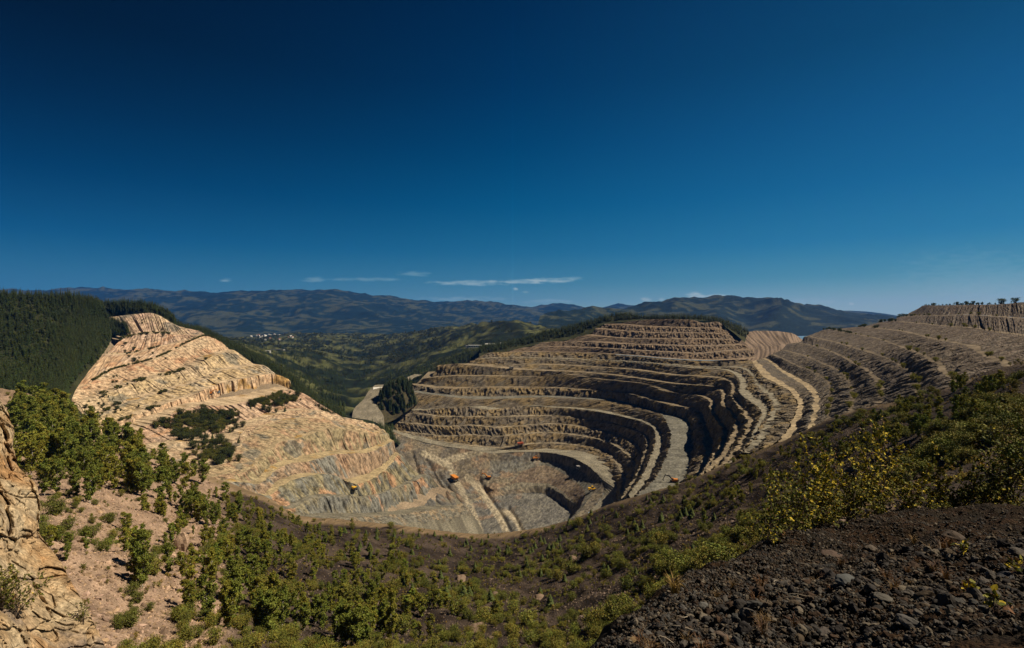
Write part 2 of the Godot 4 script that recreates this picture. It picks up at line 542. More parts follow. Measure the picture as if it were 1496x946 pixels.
func pit() -> void:
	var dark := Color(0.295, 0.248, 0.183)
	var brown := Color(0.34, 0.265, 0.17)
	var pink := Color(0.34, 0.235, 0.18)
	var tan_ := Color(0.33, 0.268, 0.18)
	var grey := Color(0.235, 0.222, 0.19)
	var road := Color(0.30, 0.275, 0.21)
	# --- far wall, upper levels
	var n := 620
	var up := struct("far_pit_wall")
	var U := [
		trace([930, 468, 1315, 940, 467, 1302, 960, 466, 1275, 992, 466, 1235, 1013, 467.5, 1215, 1025, 471, 1205, 1048, 470, 1195, 1056, 476, 1195], n, 0, 1.7, 1),
		trace([883, 472.6, 1345, 934, 476, 1275, 974, 477.6, 1225, 1010, 478.5, 1190, 1045, 479, 1165, 1062, 483, 1160], n, 0, 1.7, 2),
		trace([870, 479, 1330, 877, 480, 1320, 907, 482.6, 1280, 944, 485, 1225, 1010, 486, 1155, 1050, 487, 1125, 1068, 490, 1120], n, 0, 1.7, 3),
		trace([855, 489, 1315, 868, 490, 1300, 910, 493.5, 1240, 960, 494.3, 1170, 1010, 495, 1118, 1055, 495, 1090, 1076, 497, 1085], n, 0, 1.7, 4),
		trace([790, 500, 1315, 810, 498.5, 1305, 853, 498.5, 1268, 910, 502, 1195, 977, 504, 1112, 1010, 505, 1078, 1055, 504, 1055, 1086, 503, 1050], n, 0, 1.7, 5),
		trace([765, 507, 1295, 800, 506, 1280, 855, 507, 1240, 927, 511, 1150, 980, 514, 1075, 1020, 516, 1035, 1060, 513, 1010, 1098, 510, 1010], n, 0, 1.7, 6),
		trace([712, 515, 1268, 730, 513.8, 1262, 760, 513.6, 1260, 790, 513.9, 1255, 860, 515.1, 1215, 927, 519.1, 1123, 980, 523.6, 1040, 1035, 526, 985, 1080, 524.6, 965, 1105, 522, 975], n, 0, 0.0, 7),
	]
	for i in range(1, U.size()):
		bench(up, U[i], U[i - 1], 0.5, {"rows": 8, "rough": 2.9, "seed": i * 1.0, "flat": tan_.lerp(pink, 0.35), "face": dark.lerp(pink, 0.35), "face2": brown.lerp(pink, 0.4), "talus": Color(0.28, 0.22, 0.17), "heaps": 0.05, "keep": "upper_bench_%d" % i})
	# --- far and right wall, lower levels, all the way round to the near side
	n = 1000
	var lo := [
		trace([700, 521, 1275, 712, 515.5, 1268, 730, 514.2, 1262, 760, 514, 1260, 790, 514.3, 1255, 860, 515.5, 1215, 927, 519.5, 1123, 980, 524, 1040, 1035, 526.5, 985, 1080, 525, 965, 1098, 527, 955, 1103, 535, 845, 1114, 548.6, 692, 1135, 560, 602, 1154, 571, 534, 1164, 592, 440, 1159, 607, 391, 1144, 635, 323, 1120, 655, 288], n, 0, 0.0, 11),
		trace([695, 524, 1240, 724, 522.5, 1235, 790, 523, 1228, 860, 525, 1188, 927, 528, 1102, 980, 532.5, 1018, 1012, 535, 985, 1045, 536, 960, 1083, 538, 881, 1098, 549, 748, 1102, 560, 653, 1122, 579, 536, 1129, 592, 478, 1121, 610, 415, 1105, 636, 349, 1085, 660, 304], n, 0, 1.5, 12),
		trace([692, 526, 1236, 703, 523.5, 1231, 724, 523.8, 1230, 790, 524.3, 1222, 860, 526.3, 1182, 927, 529.3, 1096, 980, 534, 1010, 1010, 537, 965, 1065, 542, 889, 1080, 556, 739, 1080, 573, 613, 1097, 587, 538, 1112, 601, 479, 1106, 617, 426, 1097, 638, 372, 1083, 659, 330, 1060, 678, 299], n, 0, 0.8, 13),
		trace([668, 532, 1216, 700, 533, 1207, 722, 534, 1205, 750, 532, 1204, 790, 532, 1198, 860, 535, 1158, 920, 539, 1080, 980, 547, 974, 1030, 550, 898, 1056, 553, 841, 1067, 560, 773, 1067, 574, 666, 1074, 589, 580, 1087, 605, 510, 1090, 620, 457, 1081, 643, 396, 1067, 662, 356, 1045, 684, 319], n, 0, 1.5, 14),
		trace([640, 533, 1206, 664, 531, 1196, 687, 533, 1186, 720, 536, 1182, 750, 539, 1178, 790, 541, 1170, 857, 544, 1132, 930, 552, 1034, 980, 559.5, 942, 1030, 563, 857, 1050, 567, 825, 1054, 577, 715, 1053, 589, 640, 1063, 599, 590, 1073, 612, 535, 1070, 630, 474, 1060, 650, 420, 1045, 670, 377, 1028, 688, 346], n, 0, 1.5, 15),
		trace([622, 552, 1172, 660, 549, 1170, 720, 549, 1166, 790, 550, 1160, 820, 546, 1145, 860, 552, 1114, 904, 556, 1056, 942, 561, 996, 970, 571, 934, 1000, 575, 888, 1022, 578, 840, 1036, 586, 768, 1036, 595, 711, 1040, 606, 652, 1050, 618, 598, 1055, 633, 542, 1050, 651, 487, 1038, 669, 443, 1020, 692, 396], n, 0, 1.5, 16),
		trace([597, 560, 1175, 624, 565, 1150, 657, 567, 1135, 707, 565.5, 1140, 757, 566, 1140, 790, 565.5, 1138, 840, 568.5, 1105, 887, 571, 1064, 919, 575, 1012, 960, 586, 926, 985, 592, 872, 1007, 595, 840, 1018, 601, 806, 1023, 614, 732, 1027, 628, 666, 1027, 644, 604, 1030, 660, 552, 1022, 682, 494, 1008, 702, 451], n, 0, 1.5, 17),
		trace([590, 563, 1160, 598, 570, 1145, 640, 577, 1115, 682, 582, 1096, 732, 582, 1092, 790, 580, 1100, 850, 582, 1074, 902, 586.5, 1028, 927, 594, 970, 950, 600, 922, 967, 606, 874, 975, 620, 789, 980, 637, 707, 973, 664, 607, 957, 697, 518, 930, 723, 464], n, 0, 1.2, 18),
		trace([545, 585, 1120, 565, 595.5, 1095, 595, 599, 1080, 657, 595.5, 1070, 682, 594, 1070, 715, 598, 1064, 757, 593, 1072, 790, 594, 1075, 843, 597, 1045, 882, 602.5, 998, 910, 608.4, 952, 944, 618.5, 884, 955, 627, 830, 957, 645, 742, 951, 665, 664, 940, 690, 586, 918, 722, 511], n, 0, 1.2, 19),
		trace([549, 599, 1095, 573, 604.5, 1078, 612, 604, 1064, 644, 608, 1054, 680, 608, 1052, 720, 609, 1044, 760, 608, 1050, 810, 607, 1056, 860, 612, 1018, 894, 618.5, 968, 927, 628.5, 902, 941, 636, 856, 944, 647, 798, 938, 668, 712, 930, 690, 638, 905, 728, 543], n, 0, 1.8, 20),
		trace([544, 603, 1080, 562, 613.5, 1064, 607, 618.5, 1050, 644, 622.6, 1038, 687, 621, 1035, 724, 624, 1026, 757, 622, 1031, 807, 619, 1038, 860, 625, 1002, 894, 633.5, 950, 919, 644, 892, 933, 657, 826, 935, 672, 758, 928, 696, 672, 902, 736, 569], n, 0, 1.8, 21),
		trace([562, 622, 1050, 585, 629, 1042, 612, 632.5, 1033, 657, 637.5, 1020, 690, 635, 1017, 724, 637.5, 1008, 760, 634, 1012, 805, 632, 1020, 844, 636, 994, 887, 645, 940, 907, 657, 878, 924, 674, 800, 925, 693, 731, 920, 712, 673, 890, 745, 591], n, 0, 1.8, 22),
		trace([558, 622, 1048, 590, 634.5, 1026, 630, 643, 1012, 682, 650, 999, 720, 654, 990, 745, 652.5, 987, 760, 650, 991, 802, 647, 1000, 844, 650, 978, 884, 658.5, 930, 897, 672, 864, 907, 690, 793, 907, 713, 716, 897, 732, 664, 872, 758, 603], n, 0, 1.8, 23),
		trace([553, 618, 1040, 565, 626, 1030, 597, 639, 1005, 640, 650, 990, 682, 656, 977, 720, 662, 966, 749, 660, 963, 802, 661, 948, 838, 669, 905, 862, 683, 850, 879, 700, 800, 883, 714, 775, 872, 735, 742, 846, 762, 690], n, 0, 0.5, 24),
	]
	var wall := struct("pit_wall")
	var is_road := {2: true, 7: true, 8: true, 13: true, 1: true}
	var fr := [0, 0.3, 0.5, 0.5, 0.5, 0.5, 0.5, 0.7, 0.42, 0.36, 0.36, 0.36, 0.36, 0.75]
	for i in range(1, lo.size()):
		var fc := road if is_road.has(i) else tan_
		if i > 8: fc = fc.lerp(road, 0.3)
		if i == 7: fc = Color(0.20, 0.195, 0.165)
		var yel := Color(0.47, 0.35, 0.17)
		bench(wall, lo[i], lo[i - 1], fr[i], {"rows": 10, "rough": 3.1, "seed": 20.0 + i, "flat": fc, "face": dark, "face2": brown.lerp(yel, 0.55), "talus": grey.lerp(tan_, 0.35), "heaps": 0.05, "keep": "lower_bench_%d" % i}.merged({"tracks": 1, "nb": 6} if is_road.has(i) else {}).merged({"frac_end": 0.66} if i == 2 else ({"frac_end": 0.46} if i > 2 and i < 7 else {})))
	stamp("walls")
	# --- right wall, upper levels
	n = 620
	var B := [
		trace([1352, 462, 1250, 1346, 447.5, 1060, 1369, 446, 900, 1410, 445, 720, 1460, 444, 560, 1496, 441, 480, 1600, 434, 400], n, 0, 1.2, 41),
		trace([1330, 480, 1250, 1310, 464.5, 1080, 1327, 462, 1000, 1369, 461, 760, 1410, 460, 600, 1450, 462, 480, 1496, 465.5, 390, 1590, 470, 310], n, 0, 1.2, 42),
		trace([1300, 486, 1250, 1283, 472, 1100, 1302, 469.5, 1000, 1344, 472.6, 750, 1377, 476, 580, 1428, 480, 430, 1462, 486.5, 340, 1496, 491, 280, 1570, 502, 210], n, 0, 1.2, 43),
		trace([1275, 492, 1250, 1254, 478, 1100, 1284, 480, 900, 1327, 486, 620, 1360, 495, 440, 1394, 501.5, 340, 1414, 507, 300, 1440, 522, 240, 1470, 540, 195], n, 0, 1.2, 44),
		trace([1225, 500, 1300, 1202, 482, 1150, 1235, 486, 950, 1280, 495, 690, 1319, 508.5, 450, 1344, 519, 340, 1361, 530, 285, 1380, 548, 235, 1390, 566, 200], n, 0, 1.2, 45),
		trace([1190, 505, 1200, 1174, 492, 1100, 1210, 498, 880, 1247, 508.6, 630, 1285, 520, 480, 1306, 530, 395, 1325, 543, 320, 1335, 562, 260, 1336, 585, 215], n, 0, 1.2, 46),
		trace([1150, 502, 1080, 1162, 501, 1030, 1190, 506, 880, 1223.6, 518, 660, 1244, 530, 525, 1264, 541, 440, 1277, 556, 360, 1282, 575, 300, 1280, 598, 245], n, 0, 1.2, 47),
		trace([1141, 511, 1020, 1160, 516, 880, 1180, 522, 770, 1202, 532, 640, 1218.5, 539, 570, 1232, 549, 490, 1239, 566, 400, 1240, 585, 330, 1236, 608, 270], n, 0, 1.2, 48),
		trace([1125, 517.5, 1000, 1143, 524, 860, 1162, 534, 740, 1182, 541, 650, 1196, 548, 580, 1208, 560, 500, 1210, 576, 420, 1208, 595, 350, 1202, 618, 290], n, 0, 1.2, 49),
		trace([1112, 523, 1010, 1122, 527, 940, 1141, 543, 750, 1160, 554, 640, 1172, 562, 560, 1186, 578, 460, 1187, 595, 390, 1181, 625, 305, 1168, 645, 265], n, 0, 1.0, 50),
		trace([1098, 527.5, 948, 1103, 535.5, 838, 1114, 549, 688, 1135, 560.5, 598, 1154, 571.5, 531, 1164, 592.5, 438, 1159, 607.5, 389, 1144, 635.5, 322, 1120, 656, 285], n, 0, 1.0, 51),
	]
	underlay("wall_core", B, 16.0, 0.0, Color(0.31, 0.255, 0.185))
	underlay("pit_core", lo, 16.0, 25.0, Color(0.33, 0.27, 0.19))
	var ends := []
	for q in B: ends.append(q[q.size() - 1])
	for q in lo.slice(1): ends.append(q[q.size() - 1])
	var e0 := PackedVector3Array()
	var e1 := PackedVector3Array()
	var e2 := PackedVector3Array()
	for p: Vector3 in ends:
		e0.append(p * 1.08 + Vector3(0, -10, 0))
		e1.append(p + Vector3(0, -4, 0))
		e2.append(p * 0.72 + Vector3(0, -30, 0))
	var et := func(_p: Vector3, _u: float, _v: float) -> Color: return Color(0.33, 0.27, 0.19)
	tag(sheet("pit_base", [e0, e1, e2], [4, 8], func(_p: Vector3, _u: float, _v: float) -> Vector3: return Vector3.ZERO, et, M.ground, null, false), "", "", "", "structure")
	var rw := struct("right_pit_wall")
	for i in range(1, B.size()):
		var k := i / 10.0
		var f1 := Color(0.175, 0.138, 0.118).lerp(dark, k)
		var f2 := Color(0.22, 0.17, 0.14).lerp(Color(0.20, 0.18, 0.15), k)
		bench(rw, B[i], B[i - 1], 0.14 if i < 9 else 0.36, {"rows": 12, "rough": 1.8, "streak": 2.6 if i > 1 else 1.0, "seed": 60.0 + i, "flat": (Color(0.24, 0.195, 0.14) if i < 9 else Color(0.46, 0.37, 0.24)), "face": f1, "face2": f2, "talus": Color(0.27, 0.23, 0.19), "heaps": 0.004, "heap_run": 3.0, "keep": "right_bench_%d" % i})
	# ground behind the top crest of the right wall
	var no := func(_p: Vector3, _u: float, _v: float) -> Vector3: return Vector3.ZERO
	var tp := func(p: Vector3, _u: float, _v: float) -> Color:
		var k := 0.8 + 0.5 * n1.get_noise_3d(p.x * 4, 0, p.z * 4)
		return Color(0.12 * k, 0.11 * k, 0.06 * k)
	sheet("plateau", [B[0], trace([1365, 466, 1500, 1380, 448, 1300, 1420, 446, 1000, 1480, 444, 800, 1560, 440, 700, 1700, 436, 600], n)], [6], no, tp, M.ground)
	tag(get_node("plateau"), "", "", "", "structure")
	# --- pit floor and the ramps below the haul road
	n = 420
	var fl := [
		lo[13],
	]
	var F0 := trace([553, 618, 1040, 565, 626, 1030, 597, 639, 1005, 640, 650, 990, 682, 656, 977, 720, 662, 966, 749, 660, 963, 802, 661, 948, 838, 669, 905, 862, 683, 850, 879, 700, 800, 883, 714, 775, 872, 735, 742, 846, 762, 690], n, 0, 0.5, 24)
	for i in n: F0[i].y -= 0.3
	var F1 := trace([556, 640, 1000, 580, 652, 970, 620, 668, 950, 653, 675, 948, 697, 668, 962, 725, 671, 955, 760, 674, 945, 793, 672, 950, 820, 677, 925, 845, 686, 885, 862, 699, 835, 868, 712, 795, 858, 732, 752, 836, 760, 695], n, 0, 1.0, 71)
	var F1b := trace([556, 652, 975, 580, 666, 945, 620, 682, 930, 653, 686, 932, 697, 684, 930, 725, 688, 925, 760, 689, 920, 793, 680, 938, 818, 690, 905, 836, 702, 865, 850, 714, 815, 853, 724, 785, 846, 742, 740, 826, 766, 688], n, 0, 1.0, 72)
	var F2 := trace([560, 680, 920, 600, 695, 905, 640, 706, 890, 695, 703, 900, 720, 713.5, 866, 749, 709.5, 884, 790, 709, 884, 800, 709, 882, 816, 719, 846, 833, 732, 805, 843, 741, 778, 838, 752, 745, 822, 772, 700], n, 0, 0.8, 73)
	var F3 := trace([600, 728, 815, 640, 736, 800, 690, 738, 810, 725, 728, 845, 738, 724, 862, 760, 722, 871, 790, 721, 876, 804, 726, 858, 820, 736, 826, 832, 745, 798, 830, 760, 756, 818, 775, 718], n, 0, 0.6, 74)
	var F4 := trace([620, 800, 665, 690, 795, 672, 740, 790, 680, 790, 788, 686, 815, 786, 690, 820, 782, 700, 815, 784, 695], n)
	var gully := [[[700, 698], [714, 722], [733, 750], [752, 785]], [[640, 690], [662, 720], [684, 755], [695, 785]], [[602, 660], [612, 690], [640, 735], [650, 780]], [[622, 668], [640, 700], [655, 730]], [[742, 740], [752, 752], [768, 785]]]
	var ramp := [[[683, 697], [697, 710], [715, 735], [735, 765], [744, 790]], [[655, 676], [668, 705], [685, 735], [698, 765], [706, 790]], [[728, 748], [744, 750], [757, 762], [766, 785]], [[650, 674], [668, 668], [702, 660]], [[620, 662], [640, 672], [655, 680]]]
	var fb := func(p: Vector3, _u: float, v: float) -> Vector3:
		var cut := 0.0
		if v < 0.98:
			var q := to_px(p)
			for g in gully: cut = maxf(cut, exp(-pow(line_dist(q, g) / 2.6, 2)))
		var a := n1.get_noise_3d(p.x * 4, 3.0, p.z * 4)
		var b := n2.get_noise_3d(p.x * 16, 5.0, p.z * 16)
		var w := 1.0 if v < 0.78 else 0.25
		return Vector3(1.2 * b * w, (1.6 * a + 0.5 * b) * w - 4.0 * cut, 1.2 * a * w)
	var ft := func(p: Vector3, u: float, v: float) -> Color:
		var a := n1.get_noise_3d(p.x * 2.5, 3.0, p.z * 2.5)
		var b := n2.get_noise_3d(p.x * 14, p.y * 6.0, p.z * 14)
		var c := Color(0.17, 0.15, 0.12).lerp(Color(0.27, 0.23, 0.165), clampf(0.5 + 1.8 * a, 0, 1))
		if v > 0.77: c = Color(0.165, 0.16, 0.145).lerp(Color(0.215, 0.205, 0.175), clampf(0.4 + 2.0 * a, 0, 1))
		elif v > 0.38 and v < 0.58 and u > 0.45: c = Color(0.20, 0.155, 0.115).lerp(Color(0.27, 0.215, 0.155), clampf(0.5 + 2.0 * a, 0, 1))
		if v > 0.20 and v < 0.37 and u > 0.35: c = Color(0.21, 0.2, 0.165)
		if v > 0.57 and v < 0.66 and u > 0.3: c = Color(0.25, 0.225, 0.17)
		if v < 0.9 and u < 0.5:
			var w := clampf(0.5 + 3.0 * n1.get_noise_3d(p.x * 1.7 + 70.0, 0.0, p.z * 1.7), 0, 1)
			c = c.lerp([Color(0.30, 0.195, 0.125), Color(0.20, 0.205, 0.195)][0 if a > 0.0 else 1], 0.55 * w)
		var q := to_px(p)
		for g in ramp:
			var d := line_dist(q, g)
			if d < 5.5: c = c.lerp(Color(0.44, 0.385, 0.28), clampf((5.5 - d) / 2.0, 0, 0.95))
		var k := 0.9 + 0.5 * b
		return Color(c.r * k, c.g * k, c.b * k)
	var pf := sheet("pit_floor", [F0, F1, F1b, F2, F3, F4], [16, 6, 22, 10, 30], fb, ft, M.ground, null, false)
	tag(pf, "", "", "", "structure")

func left_face() -> void:
	var n := 460
	var C := [
		trace([140, 466, 1150, 160, 463, 1140, 195, 459, 1130, 222, 457, 1120, 236, 462, 1110, 250, 471, 1100, 265, 477, 1090, 292, 483, 1080], n, 0, 1.4, 101),
		trace([178, 497, 1020, 187, 493, 1030, 220, 487, 1030, 255, 488, 1035, 280, 488, 1050, 302, 490, 1060], n, 0, 4.8, 102),
		trace([142, 521, 915, 150, 517, 930, 180, 517, 930, 215, 511, 950, 260, 500, 985, 300, 489.5, 1035, 318, 497, 1050], n, 0, 4.8, 103),
		trace([90, 580, 690, 104, 573, 720, 135, 557, 770, 165, 540, 830, 215, 527, 880, 245, 515, 920, 275, 500, 980, 302, 490.5, 1025, 326, 502, 1045], n, 0, 1.4, 104),
		trace([100, 597, 670, 115, 590, 690, 175, 566, 760, 215, 553, 810, 250, 546, 840, 290, 531, 890, 312, 520, 930, 342, 511, 1000], n, 0, 3.6, 105),
		trace([120, 617, 640, 135, 610, 660, 165, 595, 700, 200, 583, 740, 245, 570, 780, 300, 553, 840, 330, 540, 890, 387, 533, 960], n, 0, 3.6, 106),
		trace([140, 632, 625, 150, 625, 640, 200, 606, 690, 240, 590, 730, 290, 573, 790, 320, 560, 840, 360, 552, 880, 400, 546, 930, 424, 556, 940], n, 0, 2.9, 107),
		trace([155, 646, 610, 165, 640, 620, 215, 622, 660, 245, 608, 690, 290, 592, 740, 330, 592, 755, 370, 584, 800, 425, 569, 890, 445, 578, 890], n, 0, 3.6, 108),
		trace([185, 672, 560, 200, 665, 570, 240, 652, 600, 270, 644, 625, 315, 643, 645, 345, 640, 660, 365, 621, 715, 420, 601, 800, 460, 598, 830, 495, 607, 850, 548, 619, 880], n, 0, 3.6, 109),
		trace([240, 694, 510, 260, 690, 520, 300, 683, 540, 335, 672, 570, 348, 653, 620, 385, 622, 715, 435, 611, 775, 470, 611, 800, 520, 622, 830, 556, 626, 880], n, 0, 3.6, 110),
		trace([270, 702, 495, 290, 700, 500, 330, 692, 530, 355, 690, 540, 380, 671, 590, 410, 645, 660, 435, 641, 690, 482, 625, 755, 530, 631, 805, 566, 632, 880], n, 0, 2.4, 111),
		trace([290, 710, 482, 310, 708, 490, 350, 703, 515, 380, 706, 530, 393, 696, 560, 418, 678, 610, 452, 673, 645, 490, 663, 700, 539, 660, 770, 575, 643, 865], n, 0, 1.9, 112),
		trace([310, 722, 472, 330, 722, 480, 365, 719, 500, 395, 723, 520, 414, 707, 550, 440, 697, 590, 480, 692, 640, 524, 706, 665, 560, 688, 760, 584, 662, 850], n, 0, 1.9, 113),
		trace([330, 738, 462, 350, 737, 470, 400, 741, 490, 427, 742, 512, 450, 730, 550, 470, 724, 580, 500, 724, 620, 530, 725, 660, 580, 712, 770, 625, 692, 870], n, 0, 2.4, 114),
		trace([360, 760, 440, 380, 757, 455, 430, 757, 475, 480, 757, 525, 520, 755, 585, 560, 752, 650, 600, 748, 720, 640, 742, 775, 680, 732, 825, 702, 722, 850], n, 0, 2.4, 115),
		trace([400, 800, 410, 420, 797, 430, 480, 797, 450, 540, 800, 500, 600, 803, 560, 660, 803, 620, 735, 800, 670], n, 0, 1.2, 116),
	]
	var face := struct("quarry_hillside")
	underlay("hill_core", C, 14.0, 40.0, Color(0.36, 0.285, 0.20), 2.0)
	var peach := Color(0.70, 0.485, 0.31)
	var cream := Color(0.70, 0.545, 0.365)
	var rust := Color(0.56, 0.33, 0.19)
	var ochre := Color(0.52, 0.31, 0.08)
	var gre := Color(0.235, 0.23, 0.19)
	var yelg := Color(0.335, 0.285, 0.165)
	# colours of the rock, level by level: main, second, seam
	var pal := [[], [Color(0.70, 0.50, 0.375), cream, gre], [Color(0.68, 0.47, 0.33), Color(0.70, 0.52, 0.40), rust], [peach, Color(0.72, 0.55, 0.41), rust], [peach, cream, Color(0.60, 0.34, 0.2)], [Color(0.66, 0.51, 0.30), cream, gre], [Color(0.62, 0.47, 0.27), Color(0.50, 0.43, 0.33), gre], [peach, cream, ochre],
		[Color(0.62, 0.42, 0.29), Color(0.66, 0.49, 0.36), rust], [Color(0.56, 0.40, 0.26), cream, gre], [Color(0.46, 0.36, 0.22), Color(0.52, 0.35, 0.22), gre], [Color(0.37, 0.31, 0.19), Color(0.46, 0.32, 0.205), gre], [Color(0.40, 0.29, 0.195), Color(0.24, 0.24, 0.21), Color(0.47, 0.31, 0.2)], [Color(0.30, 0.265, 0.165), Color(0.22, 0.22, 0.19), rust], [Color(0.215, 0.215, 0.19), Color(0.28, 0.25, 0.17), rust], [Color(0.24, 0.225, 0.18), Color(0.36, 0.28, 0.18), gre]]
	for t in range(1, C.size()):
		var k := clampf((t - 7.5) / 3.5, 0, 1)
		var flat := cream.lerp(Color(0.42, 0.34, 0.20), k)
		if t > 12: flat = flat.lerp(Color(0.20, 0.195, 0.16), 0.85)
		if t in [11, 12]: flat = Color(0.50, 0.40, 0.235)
		var fr: float = [0, 0.3, 0.3, 0.34, 0.3, 0.3, 0.3, 0.88, 0.3, 0.16, 0.16, 0.55, 0.55, 0.3, 0.7, 0.7][t]
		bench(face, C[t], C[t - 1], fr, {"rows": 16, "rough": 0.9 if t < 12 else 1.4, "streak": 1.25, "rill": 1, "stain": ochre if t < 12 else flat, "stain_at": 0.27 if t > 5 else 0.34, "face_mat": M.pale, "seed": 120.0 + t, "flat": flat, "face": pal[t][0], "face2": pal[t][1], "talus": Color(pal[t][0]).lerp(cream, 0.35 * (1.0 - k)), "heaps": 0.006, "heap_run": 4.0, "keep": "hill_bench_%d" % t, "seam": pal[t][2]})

func backdrop() -> void:
	var no := func(_p: Vector3, _u: float, _v: float) -> Vector3: return Vector3.ZERO
	# --- wooded hill on the left
	var n := 160
	var H := [
		trace([-160, 428, 1100, 0, 436, 1060, 110, 440, 1100, 150, 446, 1200, 165, 455, 1220], n),
		trace([-160, 428, 900, 0, 432, 900, 60, 434, 920, 110, 436, 950, 140, 443, 1000, 152, 450, 1060], n),
		trace([-160, 470, 820, 0, 478, 800, 80, 480, 830, 130, 474, 960, 152, 468, 1060, 162, 474, 1080], n),
		trace([-160, 520, 700, 0, 528, 680, 80, 522, 740, 120, 508, 860, 150, 500, 960, 160, 502, 980], n),
		trace([-160, 555, 560, 0, 565, 540, 50, 570, 580, 85, 566, 640, 102, 574, 705, 106, 580, 700], n),
		trace([-160, 590, 430, 0, 595, 420, 60, 597, 450, 95, 600, 560, 115, 598, 660, 125, 614, 645], n),
		trace([-160, 600, 350, 0, 612, 350, 60, 622, 370, 120, 640, 440, 155, 650, 550, 170, 660, 585], n),
		trace([-160, 580, 345, 0, 590, 330, 60, 610, 325, 150, 660, 310, 230, 700, 300, 280, 712, 290], n),
	]
	var hb := func(p: Vector3, _u: float, _v: float) -> Vector3: return Vector3(0, 3.0 * n1.get_noise_3d(p.x * 2, 0, p.z * 2), 0)
	var ht := func(p: Vector3, _u: float, v: float) -> Color:
		var k := 0.8 + 0.6 * n1.get_noise_3d(p.x * 4, 0, p.z * 4)
		if v > 0.86: return Color(0.30 * k, 0.22 * k, 0.14 * k)
		return Color(0.06 * k, 0.065 * k, 0.03 * k)
	var o := sheet("wooded_hill", H, [6, 12, 12, 12, 10, 8, 8], hb, ht, M.ground)
	tag(o, "", "", "", "structure")
	# --- wooded top of the quarry hill
	o = sheet("hill_crest", [
		trace([120, 470, 1120, 140, 468, 1160, 195, 461, 1140, 222, 459, 1128, 240, 466, 1116, 258, 476, 1104], n), trace([120, 450, 1130, 140, 446, 1180, 190, 444, 1190, 212, 445, 1190, 234, 452, 1185, 256, 468, 1165], n),
		trace([120, 455, 1300, 190, 455, 1350, 230, 465, 1350, 260, 480, 1300], n)], [8, 6], hb, ht, M.ground)
	tag(o, "", "", "", "structure")
	# --- valley behind the pit
	n = 240
	var V := [
		trace([209, 459, 1131, 227, 469, 1121, 249, 480, 1106, 276, 485, 1101, 306, 500, 1071, 329, 512, 1026, 372, 534, 981, 409, 557, 961, 431, 579, 911, 479, 608, 871, 534, 622, 901, 570, 640, 920, 600, 660, 1040, 680, 640, 1120, 780, 600, 1260, 900, 550, 1380], n),
		trace([229, 458, 1176, 247, 468, 1166, 269, 479, 1151, 296, 484, 1146, 326, 499, 1116, 349, 511, 1071, 392, 533, 1026, 429, 556, 1006, 451, 578, 956, 499, 607, 916, 554, 621, 946, 570, 640, 960, 600, 660, 1080, 680, 640, 1160, 780, 600, 1300, 900, 550, 1420], n),
		trace([225, 466, 1300, 280, 490, 1260, 330, 505, 1230, 380, 530, 1200, 430, 560, 1180, 480, 592, 1150, 520, 602, 1130, 555, 602, 1180, 590, 572, 1300, 640, 545, 1380, 700, 520, 1450, 760, 512, 1500, 830, 500, 1520, 900, 480, 1500], n),
		trace([225, 476, 1700, 330, 497, 1700, 400, 525, 1650, 450, 550, 1600, 500, 570, 1550, 540, 572, 1600, 580, 552, 1750, 640, 528, 1800, 700, 510, 1850, 770, 505, 1850, 840, 498, 1800, 920, 484, 1800], n),
		trace([225, 480, 2400, 330, 500, 2400, 400, 513, 2400, 450, 520, 2300, 500, 535, 2300, 545, 540, 2300, 600, 530, 2400, 650, 512, 2400, 700, 506, 2300, 780, 502, 2300, 840, 495, 2200, 940, 485, 2200], n),
		trace([225, 484, 3400, 330, 497, 3400, 400, 503, 3300, 470, 510, 3200, 540, 517, 3200, 600, 505, 3200, 650, 490, 3100, 700, 478, 3000, 735, 470.5, 3000, 765, 471, 3000, 797, 479, 2900, 850, 490, 2700, 960, 486, 2700], n),
		trace([225, 488, 5500, 350, 494, 5500, 420, 488, 5200, 470, 487, 5000, 520, 488, 5000, 570, 489, 4800, 620, 483, 4600, 660, 479, 4400, 720, 478, 4200, 800, 485, 4200, 980, 485, 4000], n),
		trace([225, 492, 7500, 350, 497, 7500, 470, 492, 7500, 600, 490, 7000, 720, 485, 7000, 1000, 484, 6500], n),
	]
	var vb := func(p: Vector3, _u: float, v: float) -> Vector3:
		return Vector3(0, (4.0 + 40.0 * v) * n1.get_noise_3d(p.x * 0.5, 0, p.z * 0.5) * clampf(v * 8.0 - 0.6, 0, 1), 0)
	var vt := func(p: Vector3, _u: float, v: float) -> Color:
		var a := n1.get_noise_3d(p.x * 0.35, 40, p.z * 0.35) + 0.45 * n2.get_noise_3d(p.x * 1.8, 3, p.z * 1.8)
		var wood := Color(0.018, 0.028, 0.014)
		var mead := Color(0.135, 0.145, 0.055)
		var k := 0.85 + 0.5 * n2.get_noise_3d(p.x * 3.0, 9, p.z * 3.0)
		var q := wood.lerp(mead, clampf(0.1 + 4.0 * (a + (0.02 if v > 0.55 else -0.12)), 0, 1))
		return Color(q.r * k, q.g * k, q.b * k)
	o = sheet("valley", V, [5, 10, 12, 14, 16, 22, 10], vb, vt, M.valley)
	tag(o, "", "", "", "structure")
	# --- mountains
	var mt := func(p: Vector3, _u: float, _v: float) -> Color:
		var a := n1.get_noise_3d(p.x * 0.12, 40, p.z * 0.12) + 0.5 * n2.get_noise_3d(p.x * 0.55, 3, p.z * 0.55)
		var wood := Color(0.014, 0.030, 0.024)
		var mead := Color(0.075, 0.09, 0.05)
		var q := wood.lerp(mead, clampf(5.0 * (a - 0.06), 0, 1))
		return q
